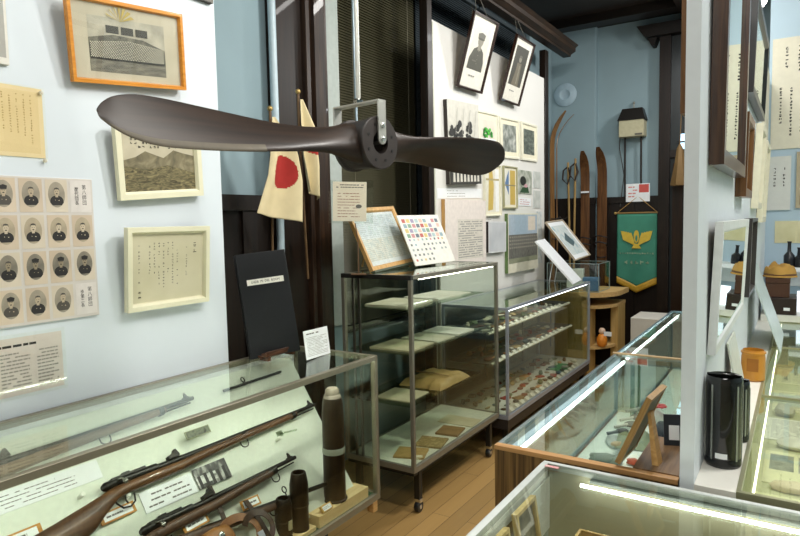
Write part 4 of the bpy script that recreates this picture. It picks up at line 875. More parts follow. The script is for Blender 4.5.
# ================================================================== artefacts in the long case
rnd = random.Random(21)
cols = ['8a6a44', 'b59a6a', 'd9cfb8', '6b5138', '9b3b2c', '3b3a36', '5d6b4a', 'c48b5a', 'a9a596', 'e4dcc8', '7a3f2a', '46606b']
def pebble(sx, sy, sz, seed):
    q = random.Random(seed); m = MB(); vs = []; K, J = 10, 6
    for j in range(J+1):
        th = math.pi*j/J
        for k in range(K):
            ph = 2*math.pi*k/K; d = V((math.sin(th)*math.cos(ph), math.sin(th)*math.sin(ph), math.cos(th))); r = 1+.35*noise.noise(d*1.6+V((seed, 0, 0))); vs.append((d.x*r*sx, d.y*r*sy, max(0, (d.z*r+.75))*sz))
    m.add(vs, [(a*K+k, (a+1)*K+k, (a+1)*K+(k+1) % K, a*K+(k+1) % K) for a in range(J) for k in range(K)], 0, True); return m
def artefact(x, y, z, i, where):
    k = rnd.choice((0, 0, 1, 2, 3, 4)); c = rnd.choice(cols); mt = flat(c, .6, var=.15, scale=60); s = rnd.uniform(.7, 1.25)
    cname = {'8a6a44': 'brown', 'b59a6a': 'tan', 'd9cfb8': 'cream', '6b5138': 'dark brown', '9b3b2c': 'red', '3b3a36': 'black', '5d6b4a': 'green', 'c48b5a': 'orange tan', 'a9a596': 'grey', 'e4dcc8': 'off white', '7a3f2a': 'rust red', '46606b': 'blue grey'}[c]
    M = T(x, y, z, rnd.uniform(-.6, .6))
    if k == 0: o = pebble(.024*s, .030*s, .012*s, i).build('stone_artefact', mt, None, M); n = 'stone'
    elif k == 1: o = MB().lathe([(.020*s, 0), (.022*s, .003), (.022*s, .005), (.012*s, .006)], (0, 0, 0), 'z', 0, 16).build('medal', flat(c, .35, .5), None, M); n = 'medal'
    elif k == 2: o = MB().hexa([(-.024*s, -.034*s, 0), (.024*s, -.034*s, 0), (.024*s, .034*s, 0), (-.024*s, .034*s, 0)], [(-.022*s, -.032*s, .008), (.022*s, -.032*s, .008), (.022*s, .032*s, .012), (-.022*s, .032*s, .012)]).build('small_box', mt, None, M); n = 'box'
    elif k == 3: o = MB().lathe([(.010*s, 0), (.016*s, .006), (.018*s, .018), (.012*s, .028), (.014*s, .034), (.010*s, .034)], (0, 0, 0), 'z', 0, 14).build('small_pot', mt, None, M); n = 'pot'
    else: o = MB().tube([(-.01, -.035*s, .007), (.004, 0, .008), (-.004, .035*s, .007)], [.004, .007, .003]).build('carved_rod', mt, None, M); n = 'rod'
    tag(o, f'{cname} {["stone artefact","round medal","small box","small pot","carved rod"][k]} {where}', n, 'artefacts laid out in the long case')
# tiers: (z, list of x, y range, step)
i = 0
for (z, xs, y0, y1, st, wh) in ((.7705, (-2.02, -1.93, -1.84), 3.90, 5.42, .078, 'on the upper shelf of the long case'), (.5605, (-2.0, -1.91, -1.81), 3.90, 5.42, .082, 'on the lower shelf of the long case'), (.2315, (-2.0, -1.90, -1.80, -1.70), 3.88, 5.55, .085, 'on the floor of the long case')):
    for x in xs:
        y = y0+rnd.uniform(0, .03)
        while y < y1:
            artefact(x+rnd.uniform(-.015, .015), y, z, i, wh); i += 1; y += st*rnd.uniform(.9, 1.25)
def tagc(x, y, z, g, lb):
    o = MB().prism([(-.018, 0), (.018, 0), (-.010, .020)], -.024, .024, 'y').build('caption_card', flat('ece6d6', .6), None, T(x, y, z)); tag(o, lb, 'card', g)
for k in range(15): tagc(-1.775, 3.95+k*.10, .7705, 'caption cards along the upper shelf front', 'cream folded caption card along the front of the upper shelf')
for k in range(15): tagc(-1.752, 3.95+k*.10, .5605, 'caption cards along the lower shelf front', 'cream folded caption card along the front of the lower shelf')
for k in range(16): tagc(-1.645, 3.92+k*.10, .2315, 'caption cards along the case floor front', 'cream folded caption card along the front of the long case floor')
o = MB().box(-.07, .07, -.14, .14, 0, .004).build('green_mat', flat('3e8a58', .8), None, T(-1.74, 5.28, .2312)); tag(o, 'green felt mat lying on the far floor of the long case', 'mat')
# ================================================================== photographs on the white display board
XN = V((1, 0, 0))
def onpanel(px, tilt=0., off=.001): return quadfit(px, (PX+off, 5, 1.5), V((math.cos(tilt), 0, -math.sin(tilt))))
def bwphoto(cols=('2b2d2a', '6d6f69', 'b5b5ad'), sc=22, mp=(1, 1, 1), inset=.0):
    return lambda a: a.rect(-a.w*(.5-inset), a.w*(.5-inset), -a.h*(.5-inset), a.h*(.5-inset), noisy(list(cols), sc, mapping=mp))
def portrait_pic(a, full=False):
    w, h = a.w, a.h; a.rect(-w*.36, w*.36, -h*.24, h*.40, flat('ded9cb' if not full else '4b4a42', .6)); dk = flat('55544a' if not full else '77705f', .6); sk = flat('8e8a7c', .6); g = flat('6c6a5f', .6)
    if not full:
        a.shape([(-w*.34, -h*.24), (-w*.33, -h*.08), (-w*.2, h*.06), (-w*.05, h*.10), (w*.08, h*.10), (w*.22, h*.04), (w*.31, -h*.10), (w*.32, -h*.24)], dk)
        a.rect(-w*.06, w*.08, h*.05, h*.14, sk); a.ell(w*.01, h*.19, w*.12, h*.085, sk); a.shape([(-w*.13, h*.22), (w*.15, h*.22), (w*.17, h*.29), (0, h*.31), (-w*.15, h*.28)], g); a.ell(w*.01, h*.215, w*.15, h*.015, dk)
        for i in range(4): a.ell(w*.01, h*.04-i*h*.06, w*.012, h*.007, sk, 8)
        a.rect(-w*.2, -w*.02, -h*.12, -h*.10, g)
    else:
        a.shape([(-w*.2, -h*.24), (-w*.12, 0), (-w*.12, h*.14), (w*.12, h*.14), (w*.14, 0), (w*.2, -h*.24)], dk); a.ell(0, h*.20, w*.075, h*.05, sk); a.ell(0, h*.245, w*.08, h*.022, g)
        a.shape([(w*.02, h*.1), (w*.06, h*.1), (w*.08, -h*.2), (w*.03, -h*.2)], sk)
    a.lines(-w*.2, w*.2, -h*.36, -h*.30, FAINT, 1, t=.3)
DK = wood('20130c', '38221a', 5, 'X', .3, .4)
for k, px in enumerate((((473, 10), (496.5, 22.5), (480.5, 94), (455.5, 86)), ((515, 33), (532.5, 44), (518.5, 106.5), (499.5, 100)))):
    tl = math.radians(17); n = V((math.cos(tl), 0, -math.sin(tl)))
    fit = quadfit(px, (PX+.02, 4.5, 2.52), n)
    t = picture('framed_portrait', ('dark framed head and shoulders portrait of a capped officer tilted forward', 'dark framed full length portrait tilted forward, nearer the back wall')[k], 'framed portrait', fit, .02, .022, DK, flat('e9e5d8', .6), (lambda a: portrait_pic(a, False)) if k == 0 else (lambda a: portrait_pic(a, True)), 'tilted officer portraits above the display board')
    M, w, h = fit; top = M @ V((0, h/2, .0)); Mi = M.inverted()
    for s in (-1, 1): MB().tube([(s*w*.3, h*.42, .0), Mi @ V((PX+.10, top.y+s*.02, 3.24))], .0015, k=6).build('hanging_wire', flat('8a8578', .5), t)
def vehicle(a):
    w, h = a.w, a.h; a.rect(-w/2, w/2, -h/2, h/2, flat('cfccc0', .6)); a.rect(-w/2, w/2, -h*.28, -h*.02, noisy(['8c8a80', 'b4b1a6'], 20)); dk = flat('24231f', .6); q = random.Random(4)
    for i in range(24): cx, cy = q.uniform(-.42, .25)*w, q.uniform(.06, .24)*h; a.ell(cx, cy, w*q.uniform(.03, .08), h*q.uniform(.015, .05), dk, 9)
    a.shape([(w*.05, h*.10), (w*.48, h*.07), (w*.48, h*.03), (w*.05, h*.05)], dk)
    for i in range(4): a.shape([(w*(-.3+.2*i), h*.1), (w*(-.29+.2*i), h*.1), (w*(-.2+.2*i), h*.42), (w*(-.21+.2*i), h*.42)], flat('a3a096', .6))
    a.rect(-w/2, w/2, -h/2, -h*.3, flat('3a3934', .6)); [a.shape([(w*(-.42+.11*i), -h*.47), (w*(-.35+.11*i), -h*.47), (w*(-.36+.11*i), -h*.36), (w*(-.41+.11*i), -h*.36)], flat('d6d2c4', .6)) for i in range(8)]; [a.ell(w*(-.385+.11*i), -h*.34, w*.02, h*.014, flat('8f8b80', .6), 8) for i in range(8)]
picture('framed_photograph', 'large black and white photograph with dark side edge behind the propeller', 'photo', onpanel([(443, 98), (475, 107), (476.5, 183), (446, 186)]), 0, .03, DK, flat('d4d0c4', .5), vehicle, backc=flat('2a211a', .5))
def tree_pic(a):
    w, h = a.w, a.h; a.rect(-w*.38, w*.38, -h*.36, h*.36, noisy(['d7cfbd', 'e6e0d0'], 8)); q = random.Random(8); g = [flat('2f9a2b', .6), flat('4fc03a', .6), flat('1f6f23', .6)]
    for i in range(30): a.ell(q.uniform(-.22, .22)*w, q.uniform(-.06, .14)*h, w*.05, h*.045, g[i % 3], 8)
    a.rect(-w*.38, w*.38, -h*.36, -h*.1, WHITE)
WF = flat('e9e6d2', .4)
picture('framed_print', 'white framed picture of a bright green bush on the display board', 'framed print', onpanel([(475, 109), (496.5, 115), (498, 158), (477, 157)]), .02, .016, WF, CREAM, tree_pic)
picture('framed_print', 'white framed grey scene, middle frame of the row right of the bush', 'framed print', onpanel([(498.5, 116), (518, 121), (518.5, 159), (499.5, 158)]), .02, .016, WF, CREAM, bwphoto(('4a5048', '8b9088', 'c9cac2'), 15, inset=.12))
picture('framed_print', 'white framed dark landscape at the right end of the row beside the bush', 'framed print', onpanel([(520, 121), (535.5, 126), (536.5, 162), (520.5, 160)]), .022, .016, WF, CREAM, bwphoto(('39413a', '5c645b', '828a80'), 12, (1, 3, 1), .12))
def gold(a):
    w, h = a.w, a.h; a.rect(-w*.45, w*.45, -h*.45, h*.45, flat('e3dfce', .5)); a.shape([(-w*.3, -h*.42), (w*.02, -h*.4), (w*.1, h*.1), (w*.0, h*.44), (-w*.2, h*.4)], flat('cdb25e', .45)); a.rect(w*.2, w*.44, -h*.44, h*.44, flat('f2f2ee', .4)); a.rect(-w*.45, w*.45, h*.2, h*.24, flat('b5a77a', .5))
picture('framed_painting', 'tall narrow frame with a gold shape, left of the two yellow pictures', 'framed painting', onpanel([(482.5, 163), (499, 166), (499.5, 215), (483.5, 217)]), .012, .024, WF, CREAM, gold)
def gold2(a):
    w, h = a.w, a.h; a.rect(-w*.45, w*.45, -h*.45, h*.45, flat('e5e2d4', .5)); a.rect(w*.0, w*.42, -h*.44, h*.44, flat('c6aa58', .45)); a.shape([(-w*.4, h*.1), (-w*.1, h*.44), (-w*.1, -h*.2)], flat('5f7ea6', .5)); a.rect(-w*.45, w*.45, h*.04, h*.07, flat('8d8668', .5))
picture('framed_painting', 'smaller gold and blue picture, right of the two yellow ones', 'framed painting', onpanel([(501.5, 165), (515.5, 168), (516, 208), (503, 209)]), .012, .02, flat('a9a682', .4), CREAM, gold2)
def garden(a):
    w, h = a.w, a.h; a.rect(-w/2, w/2, -h/2, h/2, noisy(['6d7a68', 'a6ab9c', 'd0cfc8'], 14)); a.ell(-w*.15, h*.05, w*.22, h*.2, flat('22251f', .6)); a.shape([(-w*.4, -h*.45), (w*.3, -h*.45), (w*.2, -h*.2), (-w*.2, -h*.22)], flat('2b4a2d', .6)); a.ell(w*.05, -h*.15, w*.12, h*.08, flat('c99ba0', .6))
sheet('colour_photograph', 'small photo of a dark figure with greenery right of the gold pictures', 'photo', onpanel([(517.5, 169), (531, 172), (531.5, 194), (518, 194)]), .004, WHITE, garden)
sheet('pink_caption', 'small caption with pink lettering below the greenery photo', 'caption', onpanel([(518, 197), (530.5, 199), (530.5, 206), (518.5, 206)]), .003, WHITE, lambda a: a.lines(-a.w*.4, a.w*.4, -a.h*.4, a.h*.4, flat('c99a9c', .7), 3, t=.4))
for k, (y0, y1) in enumerate(((171, 188), (190, 208))):
    sheet('pale_photograph', ('pale washed out photo at the right edge of the board, upper of two', 'pale washed out photo at the right edge of the board, lower of two')[k], 'photo', onpanel([(533, y0), (540, y0+1.5), (540, y1), (533, y1)]), .004, WHITE, bwphoto(('b3b8b0', 'd3d5cf'), 12))
sheet('blank_paper', 'white paper with faint lines above the large text poster', 'paper', onpanel([(437, 188), (481, 189), (481.5, 198), (437, 199)]), .002, WHITE, lambda a: a.lines(-a.w*.3, a.w*.1, -a.h*.4, a.h*.4, FAINT, 3, t=.2))
def poster(a):
    w, h = a.w, a.h; a.rect(-w*.22, w*.42, -h*.42, h*.2, flat('d8d2c6', .6)); a.lines(-w*.2, w*.40, -h*.40, h*.18, FAINT, 16, t=.4, seed=9, gap=.12)
picture('text_poster', 'large pinkish white poster with a block of dense print', 'poster', onpanel([(440, 200), (482, 200), (483, 262), (443, 266)]), 0, .03, OAK, flat('e6dcd4', .6), poster, backc=OAK)
sheet('narrow_paper', 'narrow white paper strip right of the text poster', 'paper', onpanel([(484, 200), (492, 201), (493, 246), (485, 247)]), .002, flat('e9e7e2', .6), lambda a: a.lines(-a.w*.3, a.w*.3, -a.h*.4, a.h*.4, FAINT, 14, t=.2))
picture('framed_photograph', 'pale grey photograph with black side edge right of the text poster', 'photo', onpanel([(484.5, 221), (502.5, 222), (503.5, 251), (486, 253.5)]), 0, .028, DK, flat('d9dadb', .5), bwphoto(('b9bcc0', 'cfd1d3'), 6, inset=.04), backc=flat('1f1a16', .5))
def crowd(a):
    w, h = a.w, a.h; a.rect(-w*.48, w*.48, -h*.3, h*.48, flat('a9b8c4', .6)); a.rect(-w*.3, w*.1, h*.1, h*.48, flat('9fb2bf', .5)); a.rect(w*.15, w*.4, h*.2, h*.45, flat('d9cfbf', .5))
    a.rect(-w*.48, w*.48, -h*.3, h*.14, noisy(['2e302c', '77766e', '4a4b45'], 45, mapping=(2, .6, 1)))
    q = random.Random(9); lt = flat('b7afa0', .6)
    for r in range(4):
        for c in range(14): a.ell(-w*.44+c*w*.067, -h*.08+r*h*.06, w*.014, h*.016, lt, 7, same=c > 0)
    a.rect(-w*.48, w*.48, -h*.34, -h*.26, flat('8f9279', .6))
picture('framed_photograph', 'large group photograph with green side edge low on the display board', 'photo', onpanel([(503.5, 214), (534.5, 213), (535, 268), (506, 273)]), 0, .03, DK, flat('ded9c4', .5), crowd, backc=flat('5f7a45', .5))
sheet('photo_strip', 'tall strip of pale blue photos down the right edge of the board', 'photo', onpanel([(535.5, 211), (541, 212), (542, 262), (536.5, 264)]), .004, WHITE, bwphoto(('a9b4b6', 'd0d5d3', 'e4e5e0'), 18))
# ================================================================== things on and behind the long case
p = onz(575, 285, .965); tl = math.radians(42)
fit = quadfit([(540.5, 239.5), (548, 238), (579, 281), (570, 286)], p, V((math.cos(tl), 0, math.sin(tl)))); M, w, h = fit
t = thing('slanted_photo_panel', 'bright white panel slanting on an easel on top of the long case', 'photo panel', M)
MB().box(-w/2, w/2, -h/2, h/2, -.018, 0).build('panel', flat('eef0f2', .3), t, bevel=.002); 
for s in (-1, 1): MB().tube([(s*w*.3, h*.05, -.018), M.inverted() @ V(((M @ V((0, h*.05, 0))).x-.05, (M @ V((s*w*.3, 0, 0))).y, .962))], .005).build('wire_leg', flat('c3c9ca', .3, .7), t)
TANW = wood('b08f52', 'cdae70', 4, 'Z', .5); TANX = wood('b6935a', 'd2b078', 4, 'X', .5)
t = thing('curved_wooden_shelf', 'light wooden shelf unit with a curved front at the end of the long case', 'shelf unit', T(-1.75, 6.0, 0))
def cv(r=0.): return [(-.36, -.27+r), (-.02, -.27+r)]+[(-.02+(.35-r)*math.sin(q), .12-(.39-r)*math.cos(q)) for q in [math.pi/2*i/10 for i in range(1, 11)]]+[(.33-r, .4), (-.36, .4)]
MB().prism(cv(), .80, .845, 'z').build('top', TANX, t); MB().prism(cv(.03), .69, .72, 'z').build('shelf', TANX, t)
MB().prism(cv(.05), .30, .325, 'z').build('shelf', TANX, t); MB().prism(cv(.05), .0, .03, 'z').build('bottom', TANX, t)
MB().box(-.36, .10, -.24, -.22, .03, .69).box(-.36, .10, -.24, -.22, .72, .80).build('end_panel', TANW, t); MB().box(.08, .11, -.22, .0, .0, .69).build('upright', TANW, t)
MB().box(.23, .30, .10, .38, 0, .69).build('upright', TANW, t); MB().box(-.36, .23, .37, .39, .03, .69).build('back_panel', flat('2a1d12', .6), t)
t = thing('orange_doll', 'small orange ornament with a white tag inside the curved shelf', 'ornament', T(-1.55, 5.90, .326))
MB().lathe([(.03, 0), (.045, .02), (.05, .07), (.032, .11), (.02, .12)], (0, 0, 0), 'z', 0, 16).build('body', flat('e08a2a', .5), t); MB().ball((0, 0, .145), .032).build('head', flat('d8b9a0', .5), t)
MB().box(.03, .10, -.05, -.045, .11, .15).build('tag', WHITE, t)
t = thing('small_glass_box', 'small clear display box standing on the curved wooden shelf', 'glass box', T(-1.80, 6.02, .846))
rails(MB(), -.26, .24, -.20, .2, 0, .27, .006).build('frame', flat('9fb0b0', .3, .5), t); panes(t, -.26, .24, -.20, .2, 0, .27, .006, 'XyZ')
for k, (x, y, z, sx, sy, sz, c, nm, lb) in enumerate(((-1.66, 5.93, .853, .15, .12, .12, '4d74a0', 'blue_box', 'blue box inside the small glass box'), (-1.84, 6.02, .853, .15, .16, .19, 'd3d6d0', 'white_box', 'white box inside the small glass box'), (-1.99, 6.05, .853, .09, .12, .15, '6c6f6a', 'grey_box', 'grey box at the back of the small glass box'))):
    tag(MB().box(-sx/2, sx/2, -sy/2, sy/2, 0, sz).box(-sx/2-.002, sx/2+.002, -sy/2-.002, sy/2+.002, sz*.75, sz+.003).build(nm, flat(c, .5), None, T(x, y, z, .2), bevel=.002), lb, 'box')
p = onx(583, 262, -1.78); tl = math.radians(38)
fit = quadfit([(546, 222), (564, 220.5), (587, 256), (573, 262.5)], p, V((math.cos(tl), 0, math.sin(tl))))
def mapart(a):
    a.rect(-a.w*.4, a.w*.4, -a.h*.4, a.h*.4, noisy(['a9c3c9', 'd8dcd6', '7fa9b4'], 12)); a.shape([(-a.w*.2, 0), (a.w*.1, a.h*.2), (a.w*.25, -a.h*.1), (0, -a.h*.2)], flat('4f6468', .6))
picture('framed_map', 'pale framed chart leaning on the small glass box', 'framed chart', fit, .014, .018, flat('b5a690', .4), WHITE, mapart)
# ================================================================== back wall
def ony_w(px, py, y): return ony(px, py, y)
SKI = wood('6a4a2a', '8f6a3e', 3, 'Z', .35, .3); SKID = wood('4d301c', '75502f', 3, 'Z', .35, .3)
def ski(name, label, px, py, y, w, mat, group, yaw=0., lean=.0, curl=1):
    p = ony(px, py, y); H = p.z; m = MB(); n = 40; vs = []
    for i in range(n+1):
        s = i/n; z = H*s; q = max(0, (s-.87)/.13); ww = w/2*(1 if s < .93 else max(.12, math.sqrt(max(0, 1-((s-.93)/.075)**2)))); x0 = 0
        yy = -.16*q*q*curl+.02; th = .012*(1-.5*q)+.008*math.exp(-((s-.5)/.1)**2)
        vs += [(-ww, yy-th, z), (ww, yy-th, z), (ww, yy, z), (-ww, yy, z)]
    fs = [(i*4+k, i*4+(k+1) % 4, i*4+4+(k+1) % 4, i*4+4+k) for i in range(n) for k in range(4)]+[(3, 2, 1, 0), (n*4, n*4+1, n*4+2, n*4+3)]
    t = thing(name, label, 'ski', T(p.x, y, 0, yaw), group); m.add(vs, fs, 0, False); m.build('board', mat, t, bevel=.003)
    b = MB(); zb = H*.53; b.tube([(-w*.6, -.01, zb), (-w*.7, -.06, zb+.03), (0, -.09, zb+.05), (w*.7, -.06, zb+.03), (w*.6, -.01, zb)], .008); b.tube([(-w*.6, -.01, zb+.10), (-w*.75, -.08, zb+.1), (0, -.10, zb+.12), (w*.75, -.08, zb+.1), (w*.6, -.01, zb+.10)], .007)
    b.tube([(-w*.5, -.01, zb-.12), (0, -.05, zb-.13), (w*.5, -.01, zb-.12)], .006); b.build('binding', flat('1a1310', .5), t)
    return t, H
t, H = ski('wooden_ski', 'reddish wooden ski with a white band, left of the central pair', 585, 152, 7.02, .098, SKID, 'old skis leaning on the back wall', .08); MB().box(-.044, .044, -.012, .024, H*.80, H*.80+.018).build('white_band', WHITE, t)
ski('wooden_ski', 'reddish wooden ski, right of the central pair and nearest the banner', 602, 148, 7.05, .105, SKID, 'old skis leaning on the back wall', -.05)
ski('wooden_ski', 'yellowish ski with curled tip standing in the left corner, front one', 553, 113, 6.80, .07, SKI, 'old skis leaning on the back wall', 1.2, 0, 1.2)
ski('wooden_ski', 'yellowish ski with curled tip standing in the left corner, rear one', 558, 115, 6.95, .07, SKI, 'old skis leaning on the back wall', 1.9, 0, 1.2)
for k, (px, py, dx) in enumerate(((568, 158, .02), (575.5, 154, -.02))):
    p = ony(px, py, 7.0); t = thing('ski_pole', ('bamboo ski pole with a strap loop, left one', 'bamboo ski pole with a strap loop, right one')[k], 'ski pole', T(p.x, 7.0, 0), 'bamboo ski poles against the back wall'); H = p.z
    MB().tube([(dx*2, .02, 0), (0, 0, H-.05)], .012).build('shaft', wood('9a7c4a', 'c0a068', 6, 'Z', .45), t)
    MB().tube([(0, 0, H-.1), (-.05, -.01, H-.14), (-.055, -.02, H-.24), (0, -.02, H-.30), (.03, -.01, H-.2), (0, 0, H-.1)], .010).build('strap_loop', flat('2a1d14', .6), t)
    MB().tube([(.09*math.cos(q), .0+.02*math.sin(q), .16) for q in [2*math.pi*i/16 for i in range(17)]], .006).build('basket', flat('6f5534', .6), t)
# banner
tl_, tr_ = ony(617.5, 214, 7.12), ony(657.5, 213, 7.12); bw_ = tr_.x-tl_.x; cx_ = (tl_.x+tr_.x)/2; zt = tl_.z; zb = ony(620, 281, 7.12).z; zp = ony(639, 291, 7.12).z
GREEN = flat('3f8a72', .7, var=.06, scale=10); GOLD = flat('c79a2e', .5, var=.12, scale=60)
t = thing('green_pennant', 'green pennant with a gold crest and gold fringe hanging on dark panelling', 'pennant', T(cx_, 7.12, zt))
def pen(dz0, dz1, w):
    m = MB(); 
    def f(u, v):
        x = (u-.5)*w; side = zb-zt+dz0; tip = zp-zt+dz1; bot = side+(tip-side)*(1-abs(u-.5)*2); return V((x, -.012-.008*math.sin(u*9+v*2)*v, bot*v))
    m.grid(f, 24, 24); return m
pen(.045, .045, bw_).build('cloth', GREEN, t, solid=.002)
m = MB()
def fr(u, v):
    x = (u-.5)*bw_; side = zb-zt+.045; tip = zp-zt+.045; bot = side+(tip-side)*(1-abs(u-.5)*2); return V((x, -.016-.008*math.sin(u*9+2), bot-.075*v+.012))
m.grid(fr, 48, 3); m.build('fringe', GOLD, t, solid=.004)
MB().tube([(-bw_/2-.02, -.012, .008), (bw_/2+.02, -.012, .008)], .010).build('rod', flat('8a6c3c', .4), t)
for s in (-1, 1): MB().ball((s*(bw_/2+.02), -.012, .008), .016).build('rod_end', flat('c9a866', .35, .5), t)
MB().tube([(-bw_/2+.0, -.012, .012), (0, .03, .19), (bw_/2, -.012, .012)], .0035).build('cord', flat('b8914e', .6), t)
a = Art(bw_, .8); cy = -.26; gd = flat('d9b93f', .5)
for s in (-1, 1):
    for k in range(4): a.shape([(s*.012, cy-.09), (s*(.045+k*.032), cy-.075+k*.016), (s*(.085+k*.027), cy+.035+k*.012), (s*(.056+k*.024), cy+.055+k*.004), (s*(.03+k*.012), cy-.02)], gd)
a.ell(0, cy+.01, .028, .07, gd); a.shape([(-.05, cy-.12), (.05, cy-.12), (.02, cy-.07), (-.02, cy-.07)], gd); a.ell(0, cy-.01, .012, .035, GREEN, 12)
a2 = Art(bw_, .8); a2.strokes(-bw_*.44, bw_*.44, -.46, -.41, flat('b9c9a9', .6), 14, 1, vertical=False, dens=1, t=.3, seed=3); a3 = Art(bw_, .8); a3.strokes(-bw_*.32, bw_*.34, -.565, -.505, flat('b9c9a9', .6), 5, 1, vertical=False, dens=1, t=.2, seed=6)
a3.done('print', t, Matrix.Translation((0, -.026, 0)) @ Matrix.Rotation(math.radians(90), 4, 'X'))
a2.done('print', t, Matrix.Translation((0, -.026, 0)) @ Matrix.Rotation(math.radians(90), 4, 'X'))
a.done('emblem', t, Matrix.Translation((0, -.026, 0)) @ Matrix.Rotation(math.radians(90), 4, 'X'))
# wall box with cords, round vent, notice
p0 = ony(620, 138, 7.1); p1 = ony(645, 107, 7.1); bx = (p0.x+p1.x)/2; hw = (p1.x-p0.x)/2; zz = p0.z; hh = p1.z-p0.z
t = thing('beige_wall_box', 'beige box with a dark sloping lid hung high on the blue back wall', 'wall box', T(bx, 7.2, zz))
MB().box(-hw, hw, -.16, -.0, 0, hh*.58).build('body', flat('b7b191', .5), t, bevel=.004)
MB().hexa([(-hw-.015, -.17, hh*.58), (hw+.015, -.17, hh*.58), (hw+.015, 0, hh*.58), (-hw-.015, 0, hh*.58)], [(-hw*.8, -.12, hh), (hw*.8, -.12, hh), (hw*.8, 0, hh), (-hw*.8, 0, hh)]).build('lid', flat('1d1a17', .4), t)
MB().box(hw*.3, hw*.9, -.163, -.16, .01, .03).build('name_plate', flat('5d5b50', .4), t); MB().tube([(0, -.03, hh), (0, -.03, hh+.06)], .006).ball((0, -.03, hh+.07), .014).build('hanger', flat('8e8e84', .4, .5), t)
for s, d in ((-.66, 0), (.66, .0)): MB().tube([(hw*s, -.06, 0), (hw*s, -.05, -.45), (hw*s+.004, -.03, zz*-1+1.72)], .011).build('cable', flat('2a2724', .6), t)
MB().tube([(-hw, -.08, hh*.3), (-hw-.02, -.04, -.1), (-hw+.03, -.03, -.4), (-hw-.01, -.03, -.75)], .005).build('thin_cable', flat('4a4a46', .6), t)
p = ony(565.5, 95, 7.1); t = MB().lathe([(.13, 0), (.13, .012), (.115, .022), (.06, .030), (.05, .022), (.0001, .022)], (0, 0, 0), 'z', 0, 32).build('round_vent', flat('a3b9c4', .5), None, Matrix.Translation((p.x, 7.0995, p.z)) @ Matrix.Rotation(math.radians(90), 4, 'X')); tag(t, 'round pale blue vent cover on the blue wall above the skis', 'vent cover')
a0, a1 = ony(626, 202, 7.15), ony(650, 183, 7.15)
fitn = (frame_matrix(V(((a0.x+a1.x)/2, 7.148, (a0.z+a1.z)/2)), V((1, 0, 0)), V((0, 0, 1)), V((0, -1, 0))), a1.x-a0.x, a1.z-a0.z)
sheet('red_and_white_notice', 'white notice with a red patch below the beige wall box', 'notice', fitn, .003, WHITE, lambda a: (a.rect(a.w*.05, a.w*.46, 0, a.h*.45, flat('c9534a', .6)), a.lines(-a.w*.4, 0, -a.h*.3, a.h*.4, flat('d88a80', .6), 4, t=.4)))
z_ = ony(629, 318, 5.75).z
tag(MB().box(-.24, .26, -.01, .4, 0, z_).build('white_plinth', flat('c9c4ba', .6, var=.02), None, T(onz(629, 318, z_).x+.245, 5.8, 0), bevel=.006), 'plain off white plinth box standing behind the far display case', 'plinth')
p = ony(677, 143, 6.9)
t = tag(MB().lathe([(.004, 0), (.03, -.05), (.05, -.2), (.09, -.42), (.085, -.43)], (0, 0, 0), 'z', 0, 7).tube([(0, 0, -.01), (0, .145, .75)], .004).build('folded_umbrella_cloth', flat('7d6138', .7), None, T(p.x+.02, 6.95, p.z)), 'tan folded cloth cone hanging at the dark doorway', 'cloth')
# ================================================================== contents of the wood clad case
zf = .6205
def put(px, py, z, dz=0): p = onz(px, py, z); return p
o = MB().box(-.13, .135, -.67, .55, 0, .03).build('white_display_board', flat('e6e8df', .7), None, T(-.408, 2.32, zf), bevel=.002); tag(o, 'white display board lying inside the wood clad case', 'display board')
zt = zf+.031
def stone_at(q, sx, sy, sz, c, name, label, cat, rz=0, z=zt):
    return tag(pebble(sx, sy, sz, int(q.y*50)).build(name, flat(c, .7, var=.1), None, T(q.x, q.y, z, rz)), label, cat)
def stone(px, py, sx, sy, sz, c, name, label, cat, rz=0, band=False, z=zt):
    p = put(px, py, z+.01); o = pebble(sx, sy, sz, int(px)).build(name, flat(c, .45, var=.12, scale=30), None, T(p.x, p.y, z, rz)); return tag(o, label, cat)
DARK = flat('2c3130', .4)
for k, (px, py, l) in enumerate(((622, 431, .055), (632, 424, .07), (638, 417, .075), (644, 408, .08))):
    p = put(px, py, zt+.01); t = thing('dark_spoon', ('small black ladle nearest the front of the white board', 'dark rounded ladle, second of the row inside the wood clad case', 'dark rounded ladle, third of the row inside the wood clad case', 'largest dark ladle, last of the row inside the wood clad case')[k], 'ladle', T(p.x, p.y, zt, -.5), 'dark ladles on the white board')
    MB().ball((0, 0, .010), (l*.42, l*.55, .0098)).build('bowl', DARK, t); MB().tube([(0, -l*.4, .012), (-.005, -l*.8, .011), (-.012, -l*1.3, .009)], [.008, .006, .007]).build('handle', flat('b9b9ae' if k else '33302b', .4), t)
stone(618, 444, .026, .018, .012, 'b49a6c', 'tan_bone', 'tan bone shaped piece left of the olive cloth', 'bone', .5)
o = MB(); o.grid(lambda u, v: V(((u-.5)*.13, (v-.5)*.20, .004+.018*(1+noise.noise(V((u*4, v*4, 2))))*min(1, 6*min(u, 1-u, v, 1-v)))), 20, 24); o.box(-.06, .06, -.095, .095, 0, .004)
p = put(634, 442, zt); tag(o.build('olive_cloth', flat('7d8462', .8, var=.1), None, T(p.x, p.y, zt, .15)), 'crumpled olive cloth under the picture stand inside the case', 'cloth')
stone(603, 459, .055, .035, .016, '5d6654', 'grey_green_glove', 'grey green leather piece at the front of the case', 'leather piece', .2)
stone(616, 461, .03, .022, .014, '6c7460', 'grey_green_pouch', 'small grey green piece beside the front leather piece', 'leather piece', 1.)
stone(633, 462, .025, .018, .014, 'b4452c', 'red_ornament', 'small red ornament near the front right of the case', 'ornament')
stone(652, 454, .022, .03, .014, 'd0b545', 'yellow_ornament', 'small yellow ornament below the picture stand leg', 'ornament')
